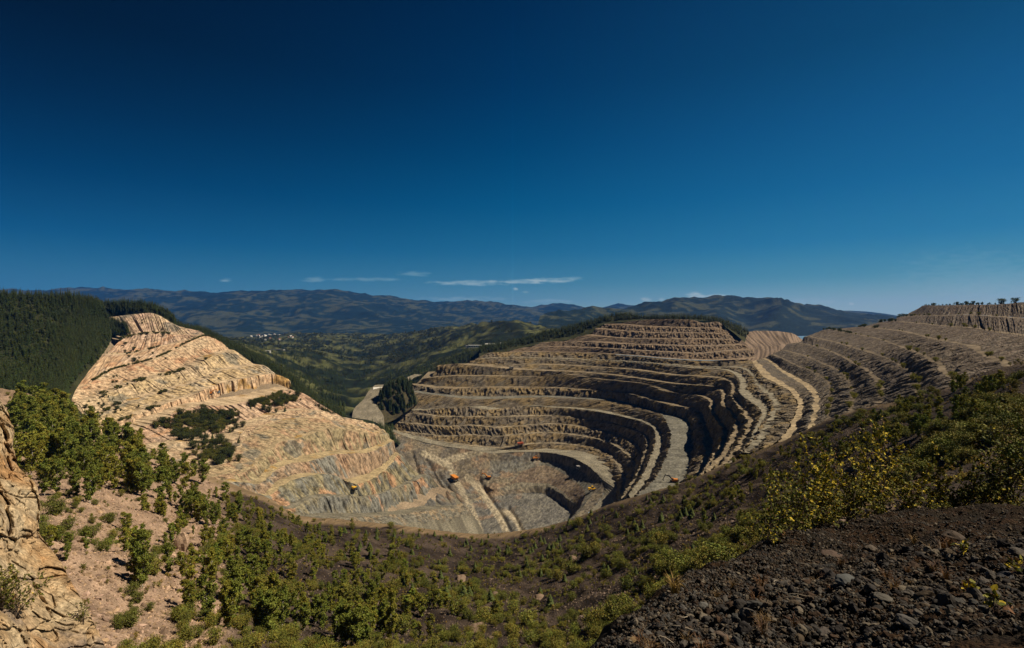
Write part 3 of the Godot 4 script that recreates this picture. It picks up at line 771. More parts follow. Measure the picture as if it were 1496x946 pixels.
	var mb := func(p: Vector3, _u: float, v: float) -> Vector3:
		var e := sin(PI * clampf(v, 0, 1))
		return Vector3(0, e * (110.0 * ridge.get_noise_3d(p.x * 0.045, 0, p.z * 0.045) + 18.0 * ridge.get_noise_3d(p.x * 0.2, 5, p.z * 0.2)) + 5.0 * n1.get_noise_3d(p.x * 0.6, 7, p.z * 0.6) * clampf(v * 4.0, 0, 1), 0)
	n = 360
	var far1 := sheet("mountain_range", [
		trace([-300, 505, 6200, 200, 500, 6200, 470, 496, 6500, 700, 492, 7500, 1000, 492, 9000], n),
		trace([-300, 470, 8500, 200, 468, 8500, 300, 462, 8500, 420, 470, 8500, 520, 466, 8800, 620, 468, 9500, 760, 468, 11000, 1000, 470, 13000], n),
		trace([-300, 424, 11500, 80, 425, 11500, 150, 423, 11500, 250, 428, 11500, 330, 430, 11500, 390, 428, 11500, 430, 425, 11800, 480, 425, 12000, 540, 432, 12500, 600, 441, 13000, 640, 444, 13500, 662, 441, 13500, 682, 440, 13500, 715, 444, 14000, 745, 447, 14500, 780, 449, 15000, 815, 445.5, 15000, 835, 448, 15000, 860, 453, 15500, 900, 447, 16000, 960, 452, 16000, 1020, 456, 16000], n),
		trace([-300, 440, 13500, 200, 440, 13500, 500, 445, 14500, 740, 460, 17000, 1020, 465, 18000], n)], [26, 40, 6], mb, mt, M.far)
	tag(far1, "", "", "", "structure")
	var far2 := sheet("mountain_ridge", [
		trace([780, 486, 4200, 900, 484, 4500, 1000, 486, 4600, 1100, 490, 4600, 1200, 490, 4600, 1300, 486, 4600, 1400, 480, 4600], n),
		trace([790, 472, 5200, 850, 468, 5400, 930, 468, 5700, 990, 462, 5800, 1050, 458, 5800, 1100, 464, 5800, 1140, 452, 5700, 1180, 466, 5800, 1260, 472, 5800, 1400, 472, 6000], n),
		trace([800, 465, 6200, 840, 459, 6400, 880, 455, 6600, 920, 449, 6900, 945, 442.5, 7000, 975, 445, 7000, 1000, 440, 7200, 1030, 438, 7200, 1055, 435, 7300, 1066, 433.5, 7300, 1084, 434, 7300, 1100, 442, 7200, 1118, 444, 7200, 1150, 446, 7200, 1200, 455, 7200, 1240, 462, 7200, 1300, 470, 7200, 1400, 474, 7200], n),
		trace([800, 475, 8000, 900, 470, 8500, 1060, 460, 9000, 1200, 466, 9000, 1400, 476, 9000], n)], [24, 34, 6], mb, mt, M.far)
	tag(far2, "", "", "", "structure")
	var far3 := sheet("mountain_slope", [
		trace([1150, 485, 9000, 1300, 482, 9000, 1500, 480, 9000], n),
		trace([1150, 470, 11500, 1220, 466, 11500, 1300, 470, 11500, 1500, 474, 11500], n),
		trace([1150, 460, 13000, 1195, 456, 13000, 1230, 453.5, 13000, 1262, 454.5, 13000, 1300, 459, 13000, 1340, 466, 13000, 1500, 472, 13000], n)], [12, 20], mb, mt, M.far)
	tag(far3, "", "", "", "structure")
	# --- bare slope behind the saddle between the far and the right wall
	n = 160
	var sb := func(p: Vector3, u: float, v: float) -> Vector3:
		return Vector3(0, 1.5 * n1.get_noise_3d(p.x * 5, 0, p.z * 5), (2.6 * n2.get_noise_2d(u * 2600.0, v * 90.0) + 5.0 * n1.get_noise_3d(p.x * 2.5, p.y * 2.5, p.z * 2.5)) * sin(PI * v))
	var st := func(p: Vector3, u: float, v: float) -> Color:
		var k := 0.85 + 0.5 * n2.get_noise_2d(u * 3000.0, v * 200.0)
		return Color(0.27 * k, 0.205 * k, 0.155 * k)
	o = sheet("spoil_slope", [
		trace([1060, 478, 1600, 1083, 484, 1500, 1110, 483, 1500, 1140, 484, 1480, 1158, 487, 1450, 1178, 500, 1420, 1200, 512, 1400], n, 0, 1.0, 3),
		trace([1062, 500, 1330, 1085, 499, 1330, 1120, 500, 1320, 1150, 500, 1300, 1180, 506, 1280, 1200, 516, 1260], n, 0, 1.0, 4),
		trace([1070, 506, 1200, 1085, 506, 1200, 1120, 507, 1200, 1150, 507, 1160, 1180, 508, 1150, 1200, 520, 1150], n, 0, 1.0, 5),
		trace([1060, 528, 1030, 1100, 525, 1020, 1120, 523, 1020, 1145, 518, 1030, 1165, 514, 1030, 1200, 530, 1000], n, 0, 1.0, 6),
		trace([1040, 545, 1000, 1100, 540, 985, 1120, 540, 985, 1145, 540, 985, 1165, 540, 990, 1200, 550, 980], n)], [10, 5, 8, 3], sb, st, M.ground)
	tag(o, "", "", "", "structure")
	# --- hill behind the top of the far wall
	n = 160
	o = sheet("hilltop", [
		trace([700, 520, 1290, 740, 513, 1290, 770, 506, 1310, 800, 501, 1325, 850, 492, 1335, 868, 484, 1345, 880, 474.5, 1360, 930, 469, 1325, 960, 466.8, 1285, 992, 466.8, 1245, 1013, 468, 1225, 1048, 470.8, 1205, 1088, 500, 1070], n),
		trace([700, 508, 1400, 760, 498, 1400, 800, 486, 1410, 850, 474, 1420, 880, 466, 1430, 908, 460, 1440, 935, 466, 1430, 960, 465, 1400, 1000, 465, 1380, 1048, 468, 1350, 1092, 485, 1300], n),
		trace([700, 515, 1600, 760, 510, 1600, 800, 500, 1620, 850, 490, 1650, 908, 480, 1700, 960, 478, 1700, 1020, 478, 1650, 1095, 490, 1600], n)], [8, 8], no, ht, M.ground)
	tag(o, "", "", "", "structure")

func yard() -> void:
	var n := 60
	var none := func(p: Vector3, _u: float, _v: float) -> Vector3: return Vector3(0, 0.8 * n1.get_noise_3d(p.x * 4, 0, p.z * 4), 0)
	var yt := func(p: Vector3, _u: float, _v: float) -> Color:
		var k := 0.9 + 0.5 * n1.get_noise_3d(p.x * 6, 0, p.z * 6)
		return Color(0.31 * k, 0.28 * k, 0.215 * k)
	tag(sheet("gravel_yard", [
		trace([512, 628, 930, 540, 628, 940, 562, 626, 960], n), trace([514, 612, 975, 540, 610, 985, 560, 606, 1000], n), trace([518, 596, 1035, 535, 594, 1040, 552, 592, 1050], n),
		trace([532, 582, 1085, 545, 581, 1085, 560, 582, 1085], n), trace([538, 572, 1120, 552, 570, 1120, 572, 571, 1120], n), trace([548, 562, 1165, 565, 561, 1165, 582, 562, 1165], n)], [5, 5, 5, 5, 5], none, yt, M.ground), "", "", "", "structure")
	var kt := func(p: Vector3, _u: float, _v: float) -> Color:
		var k := 0.9 + 0.5 * n1.get_noise_3d(p.x * 8, p.y * 4, p.z * 8)
		return Color(0.10 * k, 0.088 * k, 0.052 * k)
	tag(sheet("wooded_knoll", [
		trace([540, 624, 1000, 560, 619, 1020, 578, 612, 1040, 604, 596, 1080], n), trace([550, 597, 1045, 566, 600, 1050, 590, 600, 1055, 612, 585, 1085], n), trace([552, 584, 1060, 568, 572, 1068, 588, 568, 1080, 600, 566, 1100], n),
		trace([556, 574, 1085, 570, 562, 1092, 588, 558, 1100, 600, 558, 1120], n), trace([560, 580, 1120, 575, 570, 1125, 590, 568, 1130, 604, 566, 1140], n)], [4, 6, 6, 6], none, kt, M.ground), "", "", "", "structure")
	tag(sheet("access_road", [
		trace([586, 570, 1130, 590, 560, 1150, 594, 552, 1180, 606, 546, 1220], n), trace([597, 571, 1128, 599, 562, 1148, 603, 553, 1178, 617, 547, 1216], n)], [4], none, yt, M.ground), "", "", "", "structure")

func near_slope() -> void:
	var n := 620
	var D := [
		trace([-60, 575, 350, 60, 588, 340, 150, 640, 330, 265, 690, 320, 310, 703, 330, 390, 735, 345, 430, 760, 345, 520, 775, 350, 600, 785, 350, 700, 795, 350, 780, 790, 345, 850, 775, 330, 900, 755, 310, 1000, 720, 285, 1060, 695, 270, 1150, 655, 245, 1200, 635, 235, 1260, 615, 215, 1330, 600, 195, 1400, 590, 165, 1450, 580, 150, 1600, 545, 135], n),
		trace([-60, 560, 335, 60, 580, 320, 150, 635, 302, 265, 684, 290, 310, 697, 300, 390, 727, 318, 430, 750, 322, 520, 760, 328, 600, 769, 332, 700, 779, 332, 780, 772, 328, 850, 753, 312, 900, 733, 296, 1000, 704, 268, 1060, 679, 252, 1150, 641, 228, 1200, 617, 218, 1260, 597, 200, 1330, 582, 180, 1400, 562, 156, 1450, 542, 144, 1600, 500, 130], n),
		trace([-60, 565, 330, 60, 592, 310, 150, 642, 290, 265, 692, 270, 310, 708, 275, 390, 738, 285, 430, 762, 290, 520, 772, 300, 600, 780, 305, 700, 790, 305, 780, 782, 300, 850, 761, 290, 900, 740, 275, 1000, 709, 250, 1060, 684, 235, 1150, 646, 215, 1200, 621, 205, 1260, 601, 190, 1330, 586, 170, 1400, 566, 150, 1450, 546, 140, 1600, 505, 126], n),
		trace([-60, 620, 240, 60, 650, 230, 150, 690, 220, 265, 735, 215, 390, 775, 225, 520, 803, 240, 600, 814, 245, 700, 827, 245, 780, 819, 240, 900, 782, 220, 1000, 750, 200, 1100, 710, 180, 1200, 670, 160, 1300, 630, 140, 1400, 600, 120, 1496, 565, 105, 1640, 535, 95], n),
		trace([-60, 700, 160, 100, 730, 160, 250, 775, 165, 400, 815, 175, 550, 845, 185, 700, 865, 190, 800, 858, 185, 900, 830, 170, 1000, 795, 150, 1100, 755, 135, 1200, 715, 120, 1300, 680, 105, 1400, 650, 90, 1496, 620, 80, 1680, 590, 70], n),
		trace([-100, 800, 100, 100, 820, 105, 250, 860, 110, 400, 890, 118, 550, 915, 125, 700, 930, 128, 800, 920, 125, 900, 890, 115, 1000, 850, 105, 1100, 805, 92, 1200, 765, 80, 1300, 725, 70, 1400, 690, 62, 1496, 665, 55, 1720, 640, 48], n),
		trace([-150, 930, 62, 100, 960, 65, 250, 990, 68, 400, 1010, 72, 600, 1030, 78, 750, 1035, 78, 900, 1010, 72, 1000, 960, 65, 1100, 890, 56, 1200, 830, 50, 1300, 780, 44, 1400, 740, 40, 1496, 710, 36, 1760, 690, 30], n),
		trace([-250, 1150, 36, 200, 1200, 38, 500, 1250, 40, 800, 1250, 40, 1000, 1150, 36, 1200, 950, 28, 1350, 840, 24, 1496, 790, 20, 1800, 760, 16], n),
	]
	# far side of the rim falls away into the pit
	var drop := PackedVector3Array()
	for i in n:
		var p: Vector3 = D[0][i]
		drop.append(p + Vector3(p.x, 0, p.z).normalized() * 60.0 + Vector3(0, -45, 0))
	D.push_front(drop)
	var db := func(p: Vector3, _u: float, v: float) -> Vector3:
		var a := n1.get_noise_3d(p.x * 3.0, 3.0, p.z * 3.0)
		var r := ridge.get_noise_3d(p.x * 2.2, 8.0, p.z * 2.2)
		var b := n2.get_noise_3d(p.x * 22, 5.0, p.z * 22)
		var w := clampf((v - 0.30) * 8.0, 0.12, 1.0)
		return Vector3(0, w * minf(1.0, -p.z / 110.0) * (3.6 * a + 1.6 * r) + 0.3 * b * minf(1.0, -p.z / 60.0), 0)
	var dt := func(p: Vector3, u: float, v: float) -> Color:
		var a := n1.get_noise_3d(p.x * 4.0, 13.0, p.z * 4.0)
		var b := n2.get_noise_3d(p.x * 30, 5.0, p.z * 30)
		var q := to_px(p)
		var soil := Color(0.062, 0.049, 0.041).lerp(Color(0.135, 0.106, 0.086), clampf(0.5 + 2.4 * a + 0.8 * n2.get_noise_3d(p.x * 12, 9.0, p.z * 12), 0, 1))
		var pinkish := Color(0.58, 0.43, 0.315)
		var e := clampf((q.x + 60.0 * n1.get_noise_3d(p.x * 6, 2, p.z * 6) - 300.0) / 60.0, 0, 1)
		soil = pinkish.lerp(soil, e)
		if v < 0.345 + 0.03 * a: soil = soil.lerp(Color(0.40, 0.30, 0.18), 0.85 if q.x > 300.0 and q.x < 800.0 else 0.45)
		var k := 0.9 + 0.35 * b
		return Color(soil.r * k, soil.g * k, soil.b * k)
	var o := sheet("near_slope", D, [3, 4, 3, 22, 34, 34, 30, 16], db, dt, M.soil)
	tag(o, "", "", "", "structure")

# ---------------------------------------------------------------- ground round the viewer
func foreground() -> void:
	var n := 260
	var e := [880, 962, 4.2, 910, 935, 4.6, 960, 888, 5.2, 1000, 850, 5.8, 1060, 822, 6.5, 1110, 797, 7.2, 1200, 770, 8.5, 1350, 750, 9.5, 1496, 738, 9.5, 1700, 730, 9]
	var top := trace(e, n)
	var back := PackedVector3Array()
	var mid := PackedVector3Array()
	for p in top:
		var d := Vector3(p.x * 0.4 - 1.5, 0, p.z).normalized()
		mid.append(p + d * 0.5 + Vector3(0, -0.35, 0))
		back.append(p + d * 3.5 + Vector3(0, -4.5, 0))
	var mb := func(p: Vector3, _u: float, v: float) -> Vector3:
		return Vector3(0, 0.22 * n1.get_noise_3d(p.x * 45, 0, p.z * 45) + 0.035 * n2.get_noise_3d(p.x * 420, 0, p.z * 420) + 0.02 * n2.get_noise_3d(p.x * 1100, 0, p.z * 1100), 0)
	var mt := func(p: Vector3, _u: float, _v: float) -> Color:
		var a := n1.get_noise_3d(p.x * 110, 4, p.z * 110)
		var c := Color(0.042, 0.034, 0.027).lerp(Color(0.060, 0.037, 0.022), clampf(0.4 + 3.0 * a, 0, 1))
		var k := 0.9 + 0.5 * n2.get_noise_3d(p.x * 900, 4, p.z * 900)
		return Color(c.r * k, c.g * k, c.b * k)
	var o := sheet("gravel_knoll", [back, mid, top,
		trace([890, 1010, 3.8, 1000, 930, 4.3, 1100, 880, 4.7, 1200, 850, 5.2, 1350, 820, 5.6, 1496, 800, 5.6, 1720, 790, 5.2], n),
		trace([900, 1120, 3, 1050, 1010, 3.3, 1200, 950, 3.5, 1350, 910, 3.6, 1496, 885, 3.6, 1760, 870, 3.4], n),
		trace([900, 1350, 2.2, 1200, 1150, 2.3, 1496, 1050, 2.3, 1800, 1000, 2.2], n),
		trace([900, 1900, 1.3, 1250, 1600, 1.3, 1496, 1450, 1.3, 1850, 1400, 1.3], n)], [16, 10, 70, 70, 30, 10], mb, mt, M.mound)
	tag(o, "", "", "", "structure")
	# rock outcrop on the left
	n = 330
	var L := [
		trace([-90, 560, 32, -50, 583, 31, -30, 608, 30, -20, 640, 29, -10, 680, 28, 12, 708, 27, 18, 740, 26, 18, 775, 25, 45, 815, 24, 70, 860, 22, 95, 905, 21, 125, 960, 20, 150, 1040, 18], n),
		trace([-20, 560, 26, 0, 583, 25, 13, 606, 24, 20, 628, 23.4, 18, 648, 23, 30, 680, 22, 51, 708, 21, 58, 735, 20.3, 57, 772, 19.5, 85, 815, 18.4, 110, 860, 17.2, 135, 905, 16.2, 165, 960, 15, 195, 1040, 13.5], n),
		trace([-60, 572, 22, -25, 600, 21.5, -5, 640, 21, 5, 690, 20, 25, 730, 19, 33, 780, 18, 52, 830, 17, 75, 880, 16, 95, 930, 15, 120, 990, 14, 145, 1060, 12.5], n),
		trace([-120, 600, 18, -80, 640, 17.5, -50, 690, 17, -30, 740, 16.5, -12, 790, 16, 8, 850, 15, 30, 900, 14, 50, 960, 13, 75, 1060, 11.5], n),
		trace([-260, 620, 12, -180, 720, 12, -130, 800, 11.5, -80, 890, 11, -40, 960, 10.5, 0, 1090, 9.5], n),
	]
	var lb := func(p: Vector3, u: float, v: float) -> Vector3:
		var w := p + Vector3(n2.get_noise_3d(p.x * 40, p.y * 40, p.z * 40), n2.get_noise_3d(p.y * 40, p.z * 40, p.x * 40), 0) * 0.5
		var c1 := cell.get_noise_3d(w.x * 35 + w.y * 20, w.y * 75 - w.x * 25, w.z * 35)
		var c2 := cell.get_noise_3d(w.x * 110 + w.y * 40, w.y * 210 - w.x * 80, w.z * 110 + 9.0)
		var f := n1.get_noise_3d(p.x * 60, p.y * 60, p.z * 60)
		var g := n2.get_noise_3d(p.x * 500, p.y * 500, p.z * 500)
		var j1 := smoothstep(0.0, 0.10, crk.get_noise_3d(w.x * 35 + w.y * 20, w.y * 75 - w.x * 25, w.z * 35) + 1.0)
		var j2 := smoothstep(0.0, 0.14, crk.get_noise_3d(w.x * 110 + w.y * 40, w.y * 210 - w.x * 80, w.z * 110 + 9.0) + 1.0)
		var k := 0.30 * c1 + 0.15 * c2 + 0.3 * f + 0.03 * g - 0.22 * (1.0 - j1) - 0.09 * (1.0 - j2)
		return Vector3(0.75, 0.25, 0.6) * k
	var lt := func(p: Vector3, u: float, v: float) -> Color:
		var a := n1.get_noise_3d(p.x * 35, p.y * 35 + 40, p.z * 35)
		var b := n2.get_noise_3d(p.x * 130, p.y * 300, p.z * 130)
		var c := Color(0.64, 0.45, 0.255).lerp(Color(0.70, 0.56, 0.365), clampf(0.5 + 2.2 * a, 0, 1))
		c = c.lerp(Color(0.60, 0.33, 0.14), clampf(2.2 * n1.get_noise_3d(p.x * 22 + 90, p.y * 22, p.z * 22) - 0.15, 0, 0.7))
		c = c.lerp(Color(0.30, 0.24, 0.20), clampf(2.5 * n1.get_noise_3d(p.x * 50 + 30, p.y * 26, p.z * 50) - 0.55, 0, 0.8))
		var k := 0.92 + 0.3 * b
		return Color(c.r * k, c.g * k, c.b * k)
	o = sheet("rock_outcrop", L, [40, 110, 80, 40], lb, lt, M.cliff)
	tag(o, "tan layered rock outcrop with cracks rising beside pink scree", "rock outcrop")

# ---------------------------------------------------------------- shape bags
func bag() -> Dictionary:
	return {"v": PackedVector3Array(), "n": PackedVector3Array(), "c": PackedColorArray()}

func tri(b: Dictionary, p: Vector3, q: Vector3, r: Vector3, c := Color.WHITE) -> void:
	var nn := (r - p).cross(q - p).normalized()
	b.v.append(p); b.v.append(q); b.v.append(r)
	b.n.append(nn); b.n.append(nn); b.n.append(nn)
	b.c.append(c); b.c.append(c); b.c.append(c)

func quad(b: Dictionary, p: Vector3, q: Vector3, r: Vector3, s: Vector3, c := Color.WHITE) -> void:
	tri(b, p, q, r, c)
	tri(b, p, r, s, c)

func box(b: Dictionary, x: Transform3D, size: Vector3, c := Color.WHITE, taper := 1.0) -> void:
	var h := size * 0.5
	var k: Array[Vector3] = []
	for i in 8:
		var s := Vector3(h.x if i & 1 else -h.x, h.y if i & 2 else -h.y, h.z if i & 4 else -h.z)
		if i & 2: s = Vector3(s.x * taper, s.y, s.z * taper)
		k.append(x * s)
	for f in [[0, 1, 3, 2], [5, 4, 6, 7], [4, 0, 2, 6], [1, 5, 7, 3], [2, 3, 7, 6], [4, 5, 1, 0]]:
		quad(b, k[f[0]], k[f[2]], k[f[1]], k[f[1]], c) if false else quad(b, k[f[3]], k[f[2]], k[f[1]], k[f[0]], c)

func tube(b: Dictionary, p: Vector3, q: Vector3, r0: float, r1: float, sides := 6, c := Color.WHITE, caps := false) -> void:
	var d := (q - p).normalized()
	var a := d.cross(Vector3.UP if absf(d.y) < 0.9 else Vector3.RIGHT).normalized()
	var e := d.cross(a)
	for i in sides:
		var t := TAU * i / sides
		var u := TAU * (i + 1) / sides
		var m := a * cos(t) + e * sin(t)
		var w := a * cos(u) + e * sin(u)
		if r1 > 0.001: quad(b, p + m * r0, q + m * r1, q + w * r1, p + w * r0, c)
		else: tri(b, p + m * r0, q, p + w * r0, c)
		if caps:
			tri(b, p, p + m * r0, p + w * r0, c)
			tri(b, q, q + w * r1, q + m * r1, c)

func done(b: Dictionary) -> ArrayMesh:
	var a := []
	a.resize(Mesh.ARRAY_MAX)
	a[Mesh.ARRAY_VERTEX] = b.v
	a[Mesh.ARRAY_NORMAL] = b.n
	a[Mesh.ARRAY_COLOR] = b.c
	var m := ArrayMesh.new()
	m.add_surface_from_arrays(Mesh.PRIMITIVE_TRIANGLES, a)
	return m

func rnd() -> Vector3:
	while true:
		var p := Vector3(rng.randf_range(-1, 1), rng.randf_range(-1, 1), rng.randf_range(-1, 1))
		if p.length_squared() < 1.0 and p.length_squared() > 0.001: return p
	return Vector3.UP

# ---------------------------------------------------------------- plants, all of unit height
var crowns := {}
var trunks := {}
var mixed := {}

func leaf(b: Dictionary, p: Vector3, s: float, c: Color) -> void:
	var d := rnd().normalized()
	var e := d.cross(rnd()).normalized()
	tri(b, p - d * s, p + e * s * 0.55, p + d * s, c)
	tri(b, p - d * s, p + d * s, p - e * s * 0.55, c)

func broad_tree(leaves: int, size: float, spread: float, low: float, stems: int) -> Array:
	var t := bag()
	var c := bag()
	var tips: Array[Vector3] = []
	for s in stems:
		var lean := Vector3(rng.randf_range(-1, 1), 0, rng.randf_range(-1, 1)) * (0.05 if stems == 1 else spread * 0.6)
		var p := Vector3(lean.x * 0.15, -0.03, lean.z * 0.15)
		var hgt := rng.randf_range(0.8, 1.0) if stems > 1 else 0.95
		var r := 0.014 if stems == 1 else 0.007
		var prev := p
		var segs := 15 if stems == 1 else 7
		for k in segs:
			var f := (k + 1) / float(segs)
			var q := Vector3(lean.x * f + rng.randf_range(-0.02, 0.02), hgt * f, lean.z * f + rng.randf_range(-0.02, 0.02))
			tube(t, prev, q, r * (1.0 - 0.85 * (f - 1.0 / segs)), r * (1.0 - 0.85 * f), 5)
			if f > low:
				for j in 3:
					var az := rng.randf() * TAU
					var len_ := spread * rng.randf_range(0.35, 1.1) * sin(PI * clampf(0.12 + 0.82 * (1.0 - (f - low) / (1.02 - low)), 0.06, 0.94))
					var tip := q + Vector3(cos(az) * len_, len_ * rng.randf_range(0.15, 0.75), sin(az) * len_)
					tube(t, q, tip, r * 0.35, r * 0.1, 3)
					tips.append(q.lerp(tip, 0.55))
					tips.append(tip)
			prev = q
		tips.append(prev)
	var per := maxi(1, leaves / tips.size())
	for tip in tips:
		var rad := spread * rng.randf_range(0.16, 0.36)
		var shade := rng.randf_range(0.72, 1.2)
		var warm := rng.randf_range(0.85, 1.35)
		for k in per:
			var p := tip + rnd() * rad * Vector3(1, 0.9, 1)
			var g := shade * rng.randf_range(0.8, 1.25)
			leaf(c, p, size * rng.randf_range(0.6, 1.2), Color(g * warm, g, g * 0.9))
	return [t, c]

func needle_tree(tiers: int, arms: int, wide: float, low: float) -> Array:
	var t := bag()
	var c := bag()
	tube(t, Vector3(0, -0.04, 0), Vector3(0, 0.96, 0), 0.016, 0.002, 5)
	for i in tiers:
		var f := float(i) / (tiers - 1)
		var y := lerpf(low, 0.94, f)
		var r := wide * pow(1.0 - f, 0.75) + 0.015
		var off := rng.randf() * TAU
		for j in arms:
			var az := off + TAU * (j + rng.randf_range(-0.25, 0.25)) / arms
			var rr := r * rng.randf_range(0.7, 1.15)
			var dir := Vector3(cos(az), 0, sin(az))
			var side := Vector3(-dir.z, 0, dir.x)
			var a := Vector3(0, y + 0.02, 0)
			var b := dir * rr + Vector3(0, y - rr * rng.randf_range(0.15, 0.55), 0)
			var m := a.lerp(b, 0.6)
			var w := rr * 0.42
			var g := rng.randf_range(0.7, 1.25)
			var col := Color(g * rng.randf_range(0.9, 1.15), g, g)
			tri(c, a, m + side * w + Vector3(0, -w * 0.35, 0), b, col)
			tri(c, a, b, m - side * w + Vector3(0, -w * 0.35, 0), col)
	tri(c, Vector3(0.02, 0.9, 0), Vector3(0, 1.0, 0), Vector3(-0.02, 0.9, 0))
	tri(c, Vector3(0, 0.9, 0.02), Vector3(0, 1.0, 0), Vector3(0, 0.9, -0.02))
	return [t, c]

func store(kind: String, a: Array, trunk_c: Color, crown_c: Color) -> void:
	if not crowns.has(kind):
		crowns[kind] = []; trunks[kind] = []; mixed[kind] = []
	var m := bag()
	for k in 2:
		var src: Dictionary = a[k]
		var tint: Color = [trunk_c, crown_c][k]
		m.v.append_array(src.v)
		m.n.append_array(src.n)
		for c: Color in src.c: m.c.append(Color(c.r * tint.r, c.g * tint.g, c.b * tint.b))
	trunks[kind].append(done(a[0]))
	crowns[kind].append(done(a[1]))
	mixed[kind].append(done(m))

func foliage(c: Color) -> StandardMaterial3D:
	var m := plain(c, 0.75, 0.0, Color(c.r, c.g, c.b) * (0.5 / maxf(c.g, c.r)))
	m.vertex_color_use_as_albedo = true
	m.metallic_specular = 0.3
	m.cull_mode = BaseMaterial3D.CULL_DISABLED
	return m

func make_plants() -> void:
	M.bark_pale = plain(Color(0.34, 0.31, 0.26), 0.9)
	M.twig = plain(Color(0.30, 0.26, 0.2), 0.9)
	M.bark = plain(Color(0.10, 0.075, 0.055), 0.9)
	M.leaf_birch = foliage(Color(0.135, 0.160, 0.027))
	M.leaf_young = foliage(Color(0.190, 0.190, 0.028))
	M.leaf_shrub = foliage(Color(0.105, 0.115, 0.024))
	M.needle = foliage(Color(0.020, 0.032, 0.008))
	M.needle_hill = foliage(Color(0.040, 0.052, 0.013))
	M.needle_young = foliage(Color(0.060, 0.080, 0.018))
	M.mixed = foliage(Color(1, 1, 1))
	M.mixed.backlight = Color(0.3, 0.3, 0.2)
	for i in 4: store("birch", broad_tree(3600, 0.024, 0.20, 0.10, 1), Color(0.3, 0.28, 0.24), Color(0.105, 0.115, 0.022))
	for i in 3: store("shrub", broad_tree(1900, 0.05, 0.58, 0.08, 8), Color(0.15, 0.12, 0.09), Color(0.085, 0.095, 0.022))
	for i in 3: store("pine", needle_tree(15, 8, 0.24, 0.06), Color(0.1, 0.08, 0.06), Color(0.045, 0.065, 0.016))
	for i in 3: store("scrub_pine", needle_tree(12, 10, 0.40, 0.02), Color(0.1, 0.08, 0.06), Color(0.06, 0.08, 0.018))
	for i in 3: store("spruce", needle_tree(9, 6, 0.2, 0.08), Color(0.1, 0.08, 0.06), Color(0.028, 0.042, 0.012))
	for i in 2: store("clump", broad_tree(260, 0.09, 0.45, 0.2, 3), Color(0.1, 0.08, 0.06), Color(0.05, 0.062, 0.016))

var proto := {}
func plant(kind: String, called: String, where: Vector3, height: float, crown_mat: Material, bark: Material, label: String, category: String, group: String) -> void:
	var v: int = rng.randi() % crowns[kind].size()
	var key := [kind, called, v, crown_mat]
	var o: Node3D
	if proto.has(key):
		o = proto[key].duplicate()
		o.name = numbered(called)
		add_child(o)
	else:
		o = base(called)
		put("trunk" if kind != "shrub" else "stems", trunks[kind][v], bark, o)
		put("crown", crowns[kind][v], crown_mat, o)
		proto[key] = o
	var w := height * rng.randf_range(0.85, 1.2)
	o.transform = Transform3D(Basis(Vector3.UP, rng.randf() * TAU).scaled(Vector3(w, height, w)), where)
	tag(o, label, category, group)

func spots(grid: String, count: int, u0 := 0.0, u1 := 1.0, v0 := 0.0, v1 := 1.0) -> Array[Vector3]:
	var out: Array[Vector3] = []
	for i in count: out.append(pick(grid, rng.randf_range(u0, u1), rng.randf_range(v0, v1)))
	return out

func mass(kind: String, where: Array, hmin: float, hmax: float, tint: Color) -> Array:
	# transforms and tints, split by variant
	var n: int = mixed[kind].size()
	var xs := []
	var cs := []
	for i in n:
		xs.append([])
		cs.append([])
	for p: Vector3 in where:
		var h := rng.randf_range(hmin, hmax)
		var w := h * rng.randf_range(0.85, 1.3)
		var k := rng.randi() % n
		xs[k].append(Transform3D(Basis(Vector3.UP, rng.randf() * TAU).scaled(Vector3(w, h, w)), p))
		var g := rng.randf_range(0.75, 1.3)
		cs[k].append(Color(tint.r * g * rng.randf_range(0.9, 1.2), tint.g * g, tint.b * g))
	return [xs, cs]

func mass_put(called: String, kind: String, m: Array, label: String, category := "forest") -> void:
	for k in m[0].size():
		copies(called, mixed[kind][k], M.mixed, m[0][k], m[1][k], label, category)

func inside(q: Vector2, e: Array) -> bool:
	return pow((q.x - e[0]) / e[2], 2) + pow((q.y - e[1]) / e[3], 2) < 1.0

func clump(q: Vector2, p: Vector3, x0: float, x1: float, y0: float, y1: float) -> bool:
	var dx := (q.x - (x0 + x1) * 0.5) / (x1 - x0) * 2.0
	var dy := (q.y - (y0 + y1) * 0.5) / (y1 - y0) * 2.0
	return dx * dx + dy * dy < 0.75 + 2.6 * n1.get_noise_3d(p.x * 4.2, p.y * 4.2, p.z * 4.2)

# edge of the forest against the bare hillside
const WOOD := Color(0.72, 0.77, 0.65)
const EDGE_X := [150.0, 160.0, 165.0, 190.0, 190.0, 157.0, 150.0, 140.0, 113.0, 97.0, 88.0, 80.0]
const EDGE_Y := [455.0, 462.0, 468.0, 478.0, 492.0, 502.0, 515.0, 530.0, 541.0, 557.0, 575.0, 600.0]
func edge_x(y: float) -> float:
	for k in EDGE_X.size() - 1:
		if y >= EDGE_Y[k] and y < EDGE_Y[k + 1]: return lerpf(EDGE_X[k], EDGE_X[k + 1], (y - EDGE_Y[k]) / (EDGE_Y[k + 1] - EDGE_Y[k]))
	return 150.0 if y < 500 else 80.0

